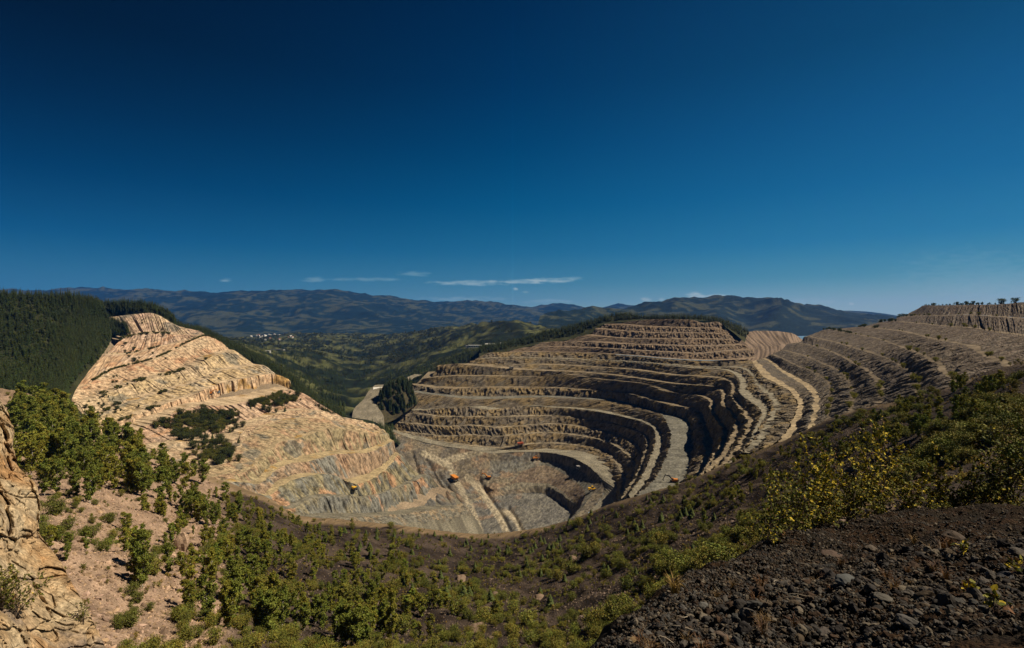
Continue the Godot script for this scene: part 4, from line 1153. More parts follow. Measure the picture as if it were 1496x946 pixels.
func plant_all() -> void:
	# conifers on the wooded hill: the largest 290 as trees, the rest as forest
	var hill := spots("wooded_hill", 9500, 0.1, 1.0, 0.07, 0.86)
	hill.sort_custom(func(a, b): return a.length() < b.length())
	var firs := 0
	var rest := []
	for p in hill:
		var q := to_px(p)
		if q.x < -15 or q.x > 250: continue
		if q.y > 462 and q.x > edge_x(q.y) + 10: continue
		if firs < 290 and q.x > 0 and q.y < 592:
			plant("pine" if firs % 3 else "spruce", "spruce_tree", p, rng.randf_range(11, 17), M.needle, M.bark, "dark green conifer growing in the forest on the hill above the pale quarry face", "conifer", "conifers of the hill forest")
			firs += 1
		else: rest.append(p)
	for i in range(1, 7):
		for p in spots("hill_bench_%d_face" % i, 1300, 0.0, 0.45, 0.0, 1.0):
			var q := to_px(p)
			if q.x < edge_x(q.y) + rng.randf_range(-6, 2): rest.append(p)
	for p in spots("hill_crest", 900, 0.0, 1.0, 0.12, 0.8): rest.append(p)
	mass_put("hill_forest", "spruce", mass("spruce", rest, 9, 16, WOOD), "dense dark conifer forest covering the hill beside the quarry")
	# wood on the valley side of the quarry hill and in the valley
	var val := []
	for p in spots("valley", 9000, 0.0, 1.0, 0.0, 0.5):
		var q := to_px(p)
		var d := n1.get_noise_3d(p.x * 0.6, 77, p.z * 0.6)
		if q.x < 210 or q.x > 830: continue
		if q.x > 505 and q.x < 585 and q.y > 556 and q.y < 620: continue
		if -p.z > 1500 and d < -0.02: continue
		val.append(p)
	mass_put("valley_forest", "spruce", mass("spruce", val, 10, 17, WOOD), "dark green forest filling the valley behind the quarry")
	var edge := []
	for p in spots("valley", 2600, 0.0, 0.42, 0.0, 0.07): edge.append(p)
	mass_put("valley_edge_forest", "spruce", mass("spruce", edge, 10, 17, WOOD), "conifer belt along the edge of the quarry hill")
	var dots := []
	for p in spots("valley", 5000, 0.0, 1.0, 0.5, 0.86):
		var d := n1.get_noise_3d(p.x * 0.35, 40, p.z * 0.35)
		var q := to_px(p)
		if q.x > 640 and q.x < 830 and q.y < 508 and rng.randf() < 0.93: continue
		if d < 0.02: dots.append(p)
	mass_put("far_woods", "clump", mass("clump", dots, 9, 16, Color(0.72, 0.77, 0.65)), "scattered woods and tree rows on far meadows")
	var tops := []
	for p in spots("hilltop", 2600, 0.0, 1.0, 0.12, 0.8):
		tops.append(p)
	mass_put("hilltop_forest", "spruce", mass("spruce", tops, 9, 15, WOOD), "dark forest along the top of the far pit wall")
	for p in spots("wooded_knoll", 200, 0.0, 1.0, 0.15, 0.9):
		plant("pine", "knoll_conifer", p, rng.randf_range(10, 16), M.needle, M.bark, "dark conifer on the knoll between the gravel yard and the haul road", "conifer", "conifers on the knoll by the yard")
	# near slope
	var all := spots("near_slope", 20000, 0, 1, 0.055, 0.93)
	var ell := [
		# cx, cy, rx, ry, count, hmin, hmax, kind
		[70, 615, 60, 26, 40, 12, 17, "birch", "beside the tan rock outcrop"], [150, 645, 70, 24, 30, 11, 16, "birch", "above the bare pink scree"], [70, 665, 60, 50, 24, 12, 17, "birch", "in the thick of the stand by the outcrop"], [160, 690, 70, 30, 18, 11, 15, "birch", "at the lower edge of the birch stand"], [110, 715, 60, 26, 12, 8, 12, "birch", "between the birch stand and the grey rim"], [245, 708, 55, 26, 26, 9, 14, "birch", "on the rim beside the pale quarry hillside"], [310, 745, 45, 26, 22, 7, 10, "birch", "on pink scree below the outcrop"],
		[100, 810, 40, 22, 5, 3.5, 5, "birch", "in a clump on the pale scree"], [220, 845, 30, 25, 5, 6, 9, "birch", "along the border of scree and brown soil"], [340, 830, 60, 50, 22, 5, 9, "birch", "on the stony patch near the pale boulders"], [420, 800, 60, 35, 14, 4, 7, "birch", "in the hollow below the scree"], [370, 900, 70, 36, 16, 6, 9, "birch", "beside dark soil in the hollow"],
		[450, 920, 60, 30, 10, 6, 8.5, "birch", "in the deep hollow under the slope"], [530, 915, 60, 36, 12, 6, 9, "birch", "above the hollow near split boulders"], [520, 850, 40, 30, 8, 5, 7, "birch", "below the big brown boulder"], [620, 900, 40, 30, 4, 4, 6, "birch", "under the right pit wall"], [1350, 615, 80, 24, 28, 3, 5, "birch", "below the saplings of the right wall"],
		[1260, 650, 60, 26, 16, 2.6, 4.4, "birch", "behind the yellow-leaved bushes"], [1150, 700, 70, 34, 14, 3, 4.6, "birch", "above the gravel knoll"], [1060, 740, 60, 34, 14, 3, 5, "birch", "on the bare streaked slope under the right benches"], [1430, 575, 40, 18, 16, 3, 4.6, "birch", "just above the knoll edge"], [1090, 850, 30, 25, 4, 3, 4.2, "birch", "on the rim above the pit floor"],
		[500, 800, 120, 26, 22, 2.5, 4.5, "pine", "on the rim below the grey ramps"], [640, 800, 110, 24, 24, 2.5, 4.5, "pine", "on the rim where it dips lowest"], [760, 800, 70, 24, 18, 2.5, 4.5, "pine", "on the rim below the pit pad"], [880, 770, 70, 22, 16, 2.5, 4.5, "pine", "on the rim near the wide grey pad"], [980, 750, 70, 26, 14, 2.5, 4.5, "pine", "round the big brown boulder"],
		[630, 850, 120, 40, 14, 3, 5, "pine", "beside the small gully"], [830, 850, 90, 44, 10, 3, 5, "pine", "just above the knoll edge"], [1010, 830, 40, 30, 6, 2.5, 4, "pine", "on the stony slope above the knoll"], [960, 850, 50, 40, 6, 2.5, 4, "pine", "along the tan rim strip"],
		[560, 810, 200, 30, 24, 1.2, 2.4, "shrub", "on brown soil below the rim"], [800, 810, 180, 40, 30, 1.2, 2.4, "shrub", "below the rim near the grey pad"], [960, 770, 120, 40, 24, 1.2, 2.4, "shrub", "around the grey rock slab"], [640, 890, 110, 50, 22, 1.2, 2.6, "shrub", "on dark soil below the gully"], [820, 900, 100, 44, 18, 1.2, 2.6, "shrub", "on the stony slope above the knoll"],
		[990, 840, 80, 50, 16, 1.0, 2.0, "shrub", "among pale scree stones"], [180, 790, 80, 40, 12, 1.5, 3, "shrub", "at the foot of the outcrop scree"], [170, 900, 90, 36, 9, 1.2, 2.4, "shrub", "where pink scree meets the birches"], [280, 860, 50, 60, 8, 1.2, 2.4, "shrub", "behind the yellow-leaved bushes"], [1130, 740, 80, 40, 16, 1, 2, "shrub", "under the right pit wall"], [1250, 640, 90, 30, 9, 1.2, 2.4, "shrub", "on the rim beside the hillside road"], [420, 770, 60, 18, 10, 1.2, 2.2, "shrub", "at the foot of the birch stand"], [80, 770, 40, 30, 8, 2, 3.5, "shrub", "on the near slope among others"],
	]
	var text := {
		"sapling": ["bright yellow-green sapling on the slope between the right wall and the bushes", "sapling", "saplings below the right pit wall"],
		"birch": ["leafy young birch growing in a stand on the near slope below the rim", "birch", "young birches on the near slope"],
		"pine": ["small green pine standing alone on the brown soil of the near slope", "pine", "small pines on the near slope"],
		"shrub": ["low rounded green shrub growing on the stony near slope", "shrub", "low shrubs on the near slope"]}
	var taken := {}
	for e in ell:
		var got := 0
		for i in all.size():
			if got >= e[4]: break
			if taken.has(i): continue
			if not inside(to_px(all[i]), e): continue
			taken[i] = true
			got += 1
			var kind: String = e[7]
			var right: bool = kind == "birch" and e[0] > 900  # saplings on the right are the same birches, only smaller
			var mat: Material = M.needle_young if kind == "pine" else (M.leaf_shrub if kind == "shrub" else [M.leaf_birch, M.leaf_young, M.leaf_birch][rng.randi() % 3])
			var x: Array = text["sapling" if right else kind]
			if right: mat = [M.leaf_young, M.leaf_young, M.leaf_birch][rng.randi() % 3]
			var hh := rng.randf_range(e[5], e[6])
			var f: float = (hh - e[5]) / (e[6] - e[5])
			var look: String = ("tall" if f > 0.66 else ("short" if f < 0.33 else "middling")) + " " + ("yellow-green" if mat == M.leaf_young else ("dark green" if kind == "pine" else "olive green"))
			plant("scrub_pine" if kind == "pine" else kind, "birch_sapling" if right else {"birch": "birch_tree", "pine": "pine_tree", "shrub": "shrub"}[kind], all[i], hh, mat, M.bark_pale if kind == "birch" else M.bark, "%s %s %s" % [look, x[1], e[8]], x[1], x[2])
	# thicket of small shrubs between the larger plants
	var bush := []
	for p in spots("near_slope", 5200, 0.02, 0.97, 0.06, 0.93):
		var q := to_px(p)
		if q.x < -20 or q.x > 1500 or q.y > 985: continue
		var d := n1.get_noise_3d(p.x * 2.6, 21, p.z * 2.6)
		if q.x < 300 and q.y > 700: d -= 0.25
		if q.x > 640 and q.x < 1000 and q.y > 820: d -= 0.08
		if q.x > 1100: d -= 0.2
		if d > -0.02: bush.append(p)
	var mm: Array = mass("shrub", bush, 0.6, 2.4, Color(1.35, 1.4, 1.2))
	for k in mm[0].size(): copies("thicket", mixed["shrub"][k], M.mixed, mm[0][k], mm[1][k], "scattered knee-high green bushes covering the near slope", "bushes")
	var young := []
	var large := []
	for p in spots("near_slope", 9000, 0.02, 0.75, 0.055, 0.93):
		var q := to_px(p)
		if n1.get_noise_3d(p.x * 3, 130, p.z * 3) < -0.06: continue
		for e in [[300, 745, 90, 30, 0.35], [410, 780, 120, 26, 0.22], [450, 860, 190, 85, 0.16], [150, 690, 110, 30, 0.3], [620, 900, 120, 45, 0.1], [230, 790, 60, 30, 0.1]]:
			if inside(q, e) and rng.randf() < e[4]: young.append(p)
		if inside(q, [640, 850, 420, 100]) and rng.randf() < 0.045: large.append(p)
	var ym: Array = mass("birch", young, 2.6, 6.5, Color(1.3, 1.4, 1.2))
	for k in ym[0].size(): copies("birch_thicket", mixed["birch"][k], M.mixed, ym[0][k], ym[1][k], "mass of young birches filling the gaps of the near slope", "thicket")
	var lm2: Array = mass("shrub", large, 2.2, 4.2, Color(1.3, 1.35, 1.2))
	for k in lm2[0].size(): copies("tall_scrub", mixed["shrub"][k], M.mixed, lm2[0][k], lm2[1][k], "head-high green scrub scattered over the brown slope", "scrub")
	# low herbs on the near slope
	var herb := []
	for i in range(9000, 20000):
		var q := to_px(all[i])
		if taken.has(i) or q.x < -20 or q.x > 1500 or q.y > 980: continue
		if q.x < 320 and rng.randf() < 0.8: continue
		if n1.get_noise_3d(all[i].x * 3, 60, all[i].z * 3) > (0.02 if q.x < 1150 else 0.18): herb.append(all[i])
	mass_put("herb_cover", "clump", mass("clump", herb, 0.4, 1.2, Color(2.3, 2.0, 1.5)), "patchy low herbs and seedlings covering the near slope", "herbs")
	var straw := []
	for p in spots("near_slope", 5000, 0.12, 0.97, 0.06, 0.93):
		if n1.get_noise_3d(p.x * 4, 90, p.z * 4) > 0.05: straw.append(p)
	mass_put("dry_grass_cover", "clump", mass("clump", straw, 0.25, 0.8, Color(4.2, 2.9, 2.6)), "patchy straw-coloured dry grass on the near slope", "grass")
	# pines and bushes on the pale quarry hillside
	var patches := [[8, 248, 338, 598, 638, 90, 6, 11], [9, 284, 340, 650, 680, 36, 6, 10], [8, 368, 430, 574, 592, 54, 6, 10], [5, 122, 165, 572, 606, 22, 3, 6], [2, 150, 200, 495, 520, 14, 4, 7], [1, 190, 235, 478, 492, 14, 3, 6], [3, 205, 240, 517, 530, 8, 2, 4], [4, 170, 215, 550, 566, 12, 2.5, 4.5], [6, 130, 230, 590, 630, 10, 2, 4], [5, 230, 330, 530, 575, 8, 2, 3]]
	for a in patches:
		var got := 0
		for tries in 9000:
			if got >= a[5]: break
			var p := pick("hill_bench_%d" % a[0], rng.randf(), rng.randf())
			if rng.randf() < 0.75: p = pick("hill_bench_%d_face" % (a[0] + (rng.randi() % 2)), rng.randf(), rng.randf_range(0.0, 0.9))
			var q := to_px(p)
			if not clump(q, p, a[1] - 6, a[2] + 6, a[3] - 8, a[4] + 8): continue
			got += 1
			plant("shrub" if rng.randf() < 0.6 else "pine", "dark_pine", p, rng.randf_range(a[6], a[7]) * 0.9, M.needle_hill, M.bark, "dark bushy pine growing in a clump on the pale quarry hillside", "pine", "pines on the pale hillside")
	var lines := []
	for a in [[1, 0.05, 0.6], [2, 0.1, 0.5], [3, 0.25, 1.0], [4, 0.2, 0.8], [5, 0.05, 0.5], [6, 0.0, 0.3]]:
		var g: Array = grids["hill_bench_%d" % a[0]]
		for c in g[1]:
			var u: float = c / float(g[1])
			if u < a[1] or u > a[2]: continue
			if n1.get_noise_2d(c * 2.5, a[0] * 90.0) < (-0.15 if a[0] == 3 else 0.08): continue
			lines.append(g[0][rng.randi_range(0, 1) * g[1] + c])
	var lm: Array = mass("shrub", lines, 1.6, 3.6, Color(0.7, 0.75, 0.7))
	for k in lm[0].size(): copies("bench_scrub", mixed["shrub"][k], M.mixed, lm[0][k], lm[1][k], "thin line of scrub along the benches of the pale hillside", "scrub")
	var fill := []
	for a in [[8, 248, 338, 598, 640], [9, 284, 340, 650, 682], [8, 368, 430, 574, 594]]:
		for b in ["", "_ledge"]:
			for d in 2:
				if not grids.has("hill_bench_%d%s_face" % [a[0] + d, b]): continue
				for p in spots("hill_bench_%d%s_face" % [a[0] + d, b], 2200, 0, 1, 0, 0.95):
					var q := to_px(p)
					if clump(q, p, a[1], a[2], a[3], a[4]): fill.append(p)
	var fm: Array = mass("shrub", fill, 2.5, 5.0, Color(0.8, 0.85, 0.7))
	for k in fm[0].size(): copies("hillside_scrub", mixed["shrub"][k], M.mixed, fm[0][k], fm[1][k], "dark low scrub between the pines on the pale hillside", "scrub")
	# shrubs on the benches of the right wall and the upper benches
	for i in range(1, 9):
		for p in spots("right_bench_%d" % i, 12, 0.12, 0.95, 0.1, 0.9):
			plant("shrub", "bench_shrub", p, rng.randf_range(1.5, 3.6), M.leaf_young, M.bark, "yellow-green shrub growing on a bench of the right pit wall", "shrub", "shrubs on the right wall benches")
	for p in spots("plateau", 90, 0.15, 0.8, 0.02, 0.25):
		plant("pine" if rng.randf() < 0.3 else ("birch" if rng.randf() < 0.4 else "shrub"), "crest_tree", p, rng.randf_range(3, 6) if rng.randf() < 0.25 else rng.randf_range(1.2, 3.0), M.needle_young, M.bark, "small tree on the skyline along the crest of the right pit wall", "tree", "trees along the right crest")
	for p in spots("right_bench_1", 12, 0.1, 0.2) + spots("right_bench_2", 14, 0.08, 0.16) + spots("right_bench_3", 22, 0.06, 0.17) + spots("right_bench_4", 26, 0.05, 0.2):
		plant("shrub", "end_shrub", p, rng.randf_range(2.5, 6), M.needle_young, M.bark, "dark shrub at the far end of a bench, against the mountains", "shrub", "shrubs at the bench ends")

# ---------------------------------------------------------------- stones
func stone_mesh(level: int, flat: float, rough: float) -> ArrayMesh:
	var g := (1.0 + sqrt(5.0)) / 2.0
	var p: Array[Vector3] = []
	for q in [[-1, g, 0], [1, g, 0], [-1, -g, 0], [1, -g, 0], [0, -1, g], [0, 1, g], [0, -1, -g], [0, 1, -g], [g, 0, -1], [g, 0, 1], [-g, 0, -1], [-g, 0, 1]]:
		p.append(Vector3(q[0], q[1], q[2]).normalized())
	var f := [[0, 11, 5], [0, 5, 1], [0, 1, 7], [0, 7, 10], [0, 10, 11], [1, 5, 9], [5, 11, 4], [11, 10, 2], [10, 7, 6], [7, 1, 8], [3, 9, 4], [3, 4, 2], [3, 2, 6], [3, 6, 8], [3, 8, 9], [4, 9, 5], [2, 4, 11], [6, 2, 10], [8, 6, 7], [9, 8, 1]]
	for l in level:
		var nf := []
		var mid := {}
		for t in f:
			var m := []
			for e in [[t[0], t[1]], [t[1], t[2]], [t[2], t[0]]]:
				var key := Vector2i(mini(e[0], e[1]), maxi(e[0], e[1]))
				if not mid.has(key):
					p.append((p[e[0]] + p[e[1]]).normalized())
					mid[key] = p.size() - 1
				m.append(mid[key])
			nf.append([t[0], m[0], m[2]]); nf.append([t[1], m[1], m[0]]); nf.append([t[2], m[2], m[1]]); nf.append([m[0], m[1], m[2]])
		f = nf
	# cut the ball with a few planes so that it has facets like broken rock
	var planes := []
	for i in 9: planes.append([rnd().normalized(), rng.randf_range(0.55, 0.85)])
	var o := rng.randf() * 100.0
	for i in p.size():
		var d := p[i]
		var r := 1.0
		for pl in planes:
			var k: float = d.dot(pl[0])
			if k > 0.05: r = minf(r, pl[1] / k)
		r *= 1.0 + rough * n2.get_noise_3d(d.x * 120 + o, d.y * 120, d.z * 120) + rough * rng.randf_range(-0.3, 0.3)
		p[i] = Vector3(d.x * r, d.y * r * flat, d.z * r * 0.8)
	var b := bag()
	for t in f: tri(b, p[t[0]], p[t[2]], p[t[1]])
	return done(b)

func stones() -> void:
	M.stone = earth(noise_tex(0.05, FastNoiseLite.TYPE_SIMPLEX_SMOOTH, Color(0.5, 0.5, 0.5), Color(1, 1, 1), 31, 5, 256), 3.0)
	M.stone.uv1_world_triplanar = false
	M.boulder = earth(noise_tex(0.05, FastNoiseLite.TYPE_SIMPLEX_SMOOTH, Color(0.5, 0.47, 0.44), Color(1, 1, 1), 33, 5, 256), 0.8)
	M.boulder.uv1_world_triplanar = false
	var small := []
	for i in 5: small.append(stone_mesh(0, rng.randf_range(0.4, 0.7), 0.15))
	var big := []
	for i in 6: big.append(stone_mesh(2, rng.randf_range(0.4, 0.8), 0.12))
	var greys := [Color(0.085, 0.085, 0.083), Color(0.12, 0.11, 0.10), Color(0.06, 0.056, 0.054), Color(0.12, 0.095, 0.07), Color(0.08, 0.055, 0.04), Color(0.05, 0.046, 0.046), Color(0.19, 0.165, 0.13)]
	# gravel on the knoll
	for k in 5:
		var xs := []
		var cs := []
		for i in 11000:
			var p := pick("gravel_knoll", rng.randf(), rng.randf_range(0.1, 0.86))
			var q := to_px(p)
			if p.z > -2.5 or q.x < 850 or q.x > 1540 or q.y > 1000: continue
			var s := rng.randf_range(0.006, 0.02) * (1.0 if rng.randf() < 0.85 else 1.9)
			xs.append(Transform3D(Basis(rnd().normalized(), rng.randf() * TAU).scaled(Vector3.ONE * s), p + Vector3(0, s * 0.25, 0)))
			var g := rng.randf_range(0.7, 1.2)
			var c: Color = greys[rng.randi() % greys.size()]
			cs.append(Color(c.r * g, c.g * g, c.b * g))
		copies("gravel", small[k], M.stone, xs, cs, "loose grey and brown gravel covering the knoll", "gravel")
	# stones one can tell apart on the knoll: bearing, dip, size, flatness, colour
	var named := [[1240, 850, 0.13, 0.35, Color(0.17, 0.18, 0.18), "flat blue-grey slab lying in the gravel of the knoll"], [1286, 872, 0.075, 0.5, Color(0.2, 0.19, 0.17), "rounded grey-brown stone beside the blue-grey slab"],
		[1216, 812, 0.16, 0.3, Color(0.19, 0.14, 0.115), "flat pinkish brown slab near the yellow-leaved bushes"], [1272, 804, 0.09, 0.5, Color(0.2, 0.17, 0.14), "small brown stone between pinkish slab and leaning rock"],
		[1056, 872, 0.13, 0.5, Color(0.16, 0.155, 0.145), "large grey pitted stone near the edge of the knoll"], [1028, 886, 0.06, 0.5, Color(0.22, 0.22, 0.21), "pale grey stone tilted against the pitted stone"],
		[996, 888, 0.05, 0.7, Color(0.2, 0.19, 0.18), "round grey cobble on the crumbling edge"], [1390, 786, 0.15, 0.75, Color(0.15, 0.12, 0.1), "dark angular rock leaning on edge with pale broken face"],
		[1335, 890, 0.06, 0.5, Color(0.19, 0.19, 0.18), "light grey chip below the leaning rock"], [1358, 863, 0.065, 0.4, Color(0.18, 0.15, 0.12), "thin brown stone flake under dry stalks"],
		[1150, 935, 0.1, 0.5, Color(0.16, 0.16, 0.16), "grey stone half buried near the bottom edge"], [1055, 928, 0.07, 0.5, Color(0.2, 0.15, 0.12), "reddish brown stone among gravel"],
		[1205, 925, 0.08, 0.6, Color(0.17, 0.15, 0.14), "dull brown stone with a blue-grey neighbour"], [1466, 844, 0.09, 0.5, Color(0.11, 0.11, 0.12), "dark slate stone beside a green seedling"],
		[1490, 818, 0.05, 0.5, Color(0.26, 0.27, 0.26), "pale whitish stone at the outer side of the knoll"], [948, 928, 0.06, 0.7, Color(0.18, 0.17, 0.16), "grey cobble next to orange stones on the edge"],
		[922, 936, 0.05, 0.7, Color(0.34, 0.24, 0.13), "orange-brown stone on the very edge of the knoll"], [1330, 910, 0.085, 0.45, Color(0.17, 0.165, 0.16), "broad grey flake among dead stalks"]]
	for a in named:
		var p := find("gravel_knoll", a[0], a[1])
		var o := put("stone", big[rng.randi() % big.size()], null)
		var m: StandardMaterial3D = M.stone.duplicate()
		m.albedo_color = (a[4] * 0.75).linear_to_srgb()
		o.material_override = m
		o.transform = Transform3D(Basis(Vector3.UP, rng.randf() * TAU).rotated(Vector3.RIGHT, rng.randf_range(-0.25, 0.25)).scaled(Vector3(a[2], a[2] * a[3] * 1.3, a[2])), p + Vector3(0, a[2] * 0.08, 0))
		tag(o, a[5], "stone")
	var mats := []
	for c: Color in greys:
		var m: StandardMaterial3D = M.stone.duplicate()
		m.albedo_color = c.linear_to_srgb()
		mats.append(m)
	var cnt := 0
	for i in 2500:
		if cnt >= 270: break
		var p := pick("gravel_knoll", rng.randf(), rng.randf_range(0.36, 0.8))
		var q := to_px(p)
		if p.z > -2.8 or q.x < 900 or q.x > 1500 or q.y > 950: continue
		cnt += 1
		var s := rng.randf_range(0.03, 0.062) * (1.0 if rng.randf() < 0.85 else 1.6)
		var o := put("cobble", big[rng.randi() % big.size()], mats[rng.randi() % mats.size()])
		o.transform = Transform3D(Basis(rnd().normalized(), rng.randf() * TAU).scaled(Vector3.ONE * s), p + Vector3(0, s * 0.2, 0))
		tag(o, "fist-sized broken stone lying in the gravel of the knoll", "stone", "cobbles on the gravel knoll")
	# scree on the near slope
	var xs := [[], [], [], [], []]
	var cs := [[], [], [], [], []]
	for i in 60000:
		var p := pick("near_slope", rng.randf_range(0.02, 0.85), rng.randf_range(0.08, 0.93))
		var q := to_px(p)
		if q.y > 985 or q.x < -10 or q.x > 1496: continue
		var scree := q.x < 330
		if not scree and rng.randf() < 0.55 and n1.get_noise_3d(p.x * 6, 3, p.z * 6) < 0.12: continue
		var k := rng.randi() % 5
		var s := rng.randf_range(0.12, 0.34) * (1.0 if rng.randf() < 0.92 else 2.2) * (1.5 if scree else 1.1)
		xs[k].append(Transform3D(Basis(rnd().normalized(), rng.randf() * TAU).scaled(Vector3.ONE * s), p))
		var c := Color(0.58, 0.43, 0.32) if scree else Color(0.26, 0.205, 0.165)
		var g := rng.randf_range(0.4, 1.3)
		cs[k].append(Color(c.r * g, c.g * g, c.b * g * rng.randf_range(0.85, 1.1)))
	for k in 5: copies("scree", small[k], M.boulder, xs[k], cs[k], "loose scree of small broken stones on the near slope", "scree")
	# boulders on the near slope
	var bl := [[672, 848, 3.4, "big brown boulder with a dark shadow on the near slope"], [722, 870, 2.0, "brown boulder beside a green shrub below the big boulder"], [785, 874, 2.2, "dark upright boulder at the foot of a small gully"], [692, 920, 3.0, "grey slab of rock jutting from the soil below the boulders"],
		[836, 818, 2.2, "reddish broken boulder half way along the near slope"], [1070, 870, 1.2, "pale boulder above the knoll edge beside birches"], [975, 760, 1.5, "small dark boulder near the rim of the slope"], [120, 790, 2.2, "pale pink boulder beside the rock outcrop"], [265, 800, 4.2, "large pale slab standing out of the pink scree"],
		[1065, 808, 1.2, "purple-grey boulder among shrubs above the knoll"], [430, 800, 2.4, "light boulder in the stony patch between birches"], [455, 828, 1.8, "brown split boulder above the heap of pale stones"]]
	for a in bl:
		var p := find("near_slope", a[0], a[1])
		var o := put("boulder", big[rng.randi() % big.size()], null)
		var m: StandardMaterial3D = M.boulder.duplicate()
		m.albedo_color = (Color(0.56, 0.42, 0.31) if a[0] < 320 else Color(0.30, 0.23, 0.175)).linear_to_srgb()
		o.material_override = m
		o.transform = Transform3D(Basis(rnd().normalized(), rng.randf() * TAU).scaled(Vector3.ONE * a[2] * 0.95), p + Vector3(0, a[2] * 0.15, 0))
		tag(o, a[3], "boulder")

# nearest surveyed ground point to a bearing and dip
func find(grid: String, px: float, py: float) -> Vector3:
	var best := 1e9
	var hit := Vector3.ZERO
	for p: Vector3 in grids[grid][0]:
		if p.z > -1.0: continue
		var d := to_px(p).distance_squared_to(Vector2(px, py))
		if d < best:
			best = d
			hit = p
	return hit


# ---------------------------------------------------------------- machines, real size, facing +x
func ground_at(px: float, py: float) -> Vector3:
	var best := 1e9
	var hit := Vector3.ZERO
	for g: String in grids:
		if not (g.begins_with("pit_floor") or g.begins_with("hill_bench") or g.begins_with("lower_bench")): continue
		for p: Vector3 in grids[g][0]:
			var d := to_px(p).distance_squared_to(Vector2(px, py)) + p.length() * 0.0005
			if d < best:
				best = d
				hit = p
	return hit

func xf(x: float, y: float, z: float, rz := 0.0, ry := 0.0) -> Transform3D:
	return Transform3D(Basis(Vector3.UP, ry) * Basis(Vector3(0, 0, 1), rz), Vector3(x, y, z))

func part(o: Node, called: String, m: Material, build: Callable) -> MeshInstance3D:
	var b := bag()
	build.call(b)
	return put(called, done(b), m, o)

func bar(b: Dictionary, p: Vector3, q: Vector3, w: float, h0: float, h1: float) -> void:
	# a tapered beam in the xy plane
	var d := (q - p).normalized()
	var nn := Vector3(-d.y, d.x, 0)
	var z := Vector3(0, 0, w * 0.5)
	var k := [p - nn * h0 * 0.5 - z, p + nn * h0 * 0.5 - z, q + nn * h1 * 0.5 - z, q - nn * h1 * 0.5 - z, p - nn * h0 * 0.5 + z, p + nn * h0 * 0.5 + z, q + nn * h1 * 0.5 + z, q - nn * h1 * 0.5 + z]
	for f in [[0, 1, 2, 3], [7, 6, 5, 4], [4, 5, 1, 0], [3, 2, 6, 7], [1, 5, 6, 2], [4, 0, 3, 7]]:
		quad(b, k[f[3]], k[f[2]], k[f[1]], k[f[0]])

func track(b: Dictionary, z: float) -> void:
	for i in 2:
		tube(b, Vector3(-2.3 + 4.6 * i, 0.6, z - 0.4), Vector3(-2.3 + 4.6 * i, 0.6, z + 0.4), 0.6, 0.6, 10, Color.WHITE, true)
	box(b, xf(0, 0.6, z), Vector3(4.6, 1.18, 0.8))

func wheel(o: Node, x: float, z: float, r: float) -> void:
	var t := part(o, "wheel", M.rubber, func(b): tube(b, Vector3(x, r, z - 0.35), Vector3(x, r, z + 0.35), r, r, 14, Color.WHITE, true))
	part(t, "rim", M.steel, func(b): tube(b, Vector3(x, r, z - 0.38), Vector3(x, r, z + 0.38), r * 0.5, r * 0.5, 10, Color.WHITE, true))

func excavator(where: Vector3, turn: float, size: float, paint: Material, arm: Material, label: String) -> void:
	var o := base("excavator", where, turn)
	o.scale = Vector3.ONE * size
	for z in [-1.25, 1.25]: part(o, "track", M.rubber, func(b): track(b, z))
	part(o, "undercarriage", M.dark_steel, func(b): box(b, xf(0, 0.8, 0), Vector3(2.4, 0.6, 1.8)))
	part(o, "house", paint, func(b):
		box(b, xf(-0.6, 1.95, 0), Vector3(4.2, 1.5, 2.9), Color.WHITE, 0.94)
		tube(b, Vector3(0, 1.0, 0), Vector3(0, 1.3, 0), 0.9, 0.9, 12, Color.WHITE, true))
	part(o, "counterweight", M.dark_steel, func(b): box(b, xf(-2.9, 1.85, 0), Vector3(0.7, 1.4, 2.8), Color.WHITE, 0.9))
	var cab := part(o, "cab", paint, func(b): box(b, xf(1.1, 2.5, -0.95), Vector3(1.5, 1.9, 1.05), Color.WHITE, 0.88))
	part(cab, "window", M.glass, func(b): box(b, xf(1.15, 2.75, -0.95), Vector3(1.46, 1.0, 1.07), Color.WHITE, 0.93))
	part(o, "boom", arm, func(b):
		bar(b, Vector3(1.2, 2.0, 0.1), Vector3(3.6, 4.8, 0.1), 0.6, 0.7, 0.9)
		bar(b, Vector3(3.4, 4.6, 0.1), Vector3(6.4, 5.0, 0.1), 0.58, 0.9, 0.5))
	part(o, "stick", arm, func(b): bar(b, Vector3(6.0, 5.5, 0.1), Vector3(7.4, 2.4, 0.1), 0.45, 0.6, 0.4))
	part(o, "bucket", M.dark_steel, func(b):
		bar(b, Vector3(7.5, 2.5, 0.1), Vector3(7.9, 1.4, 0.1), 1.4, 0.3, 0.5)
		bar(b, Vector3(7.9, 1.3, 0.1), Vector3(6.9, 0.9, 0.1), 1.4, 0.5, 0.25))
	tag(o, label, "excavator")

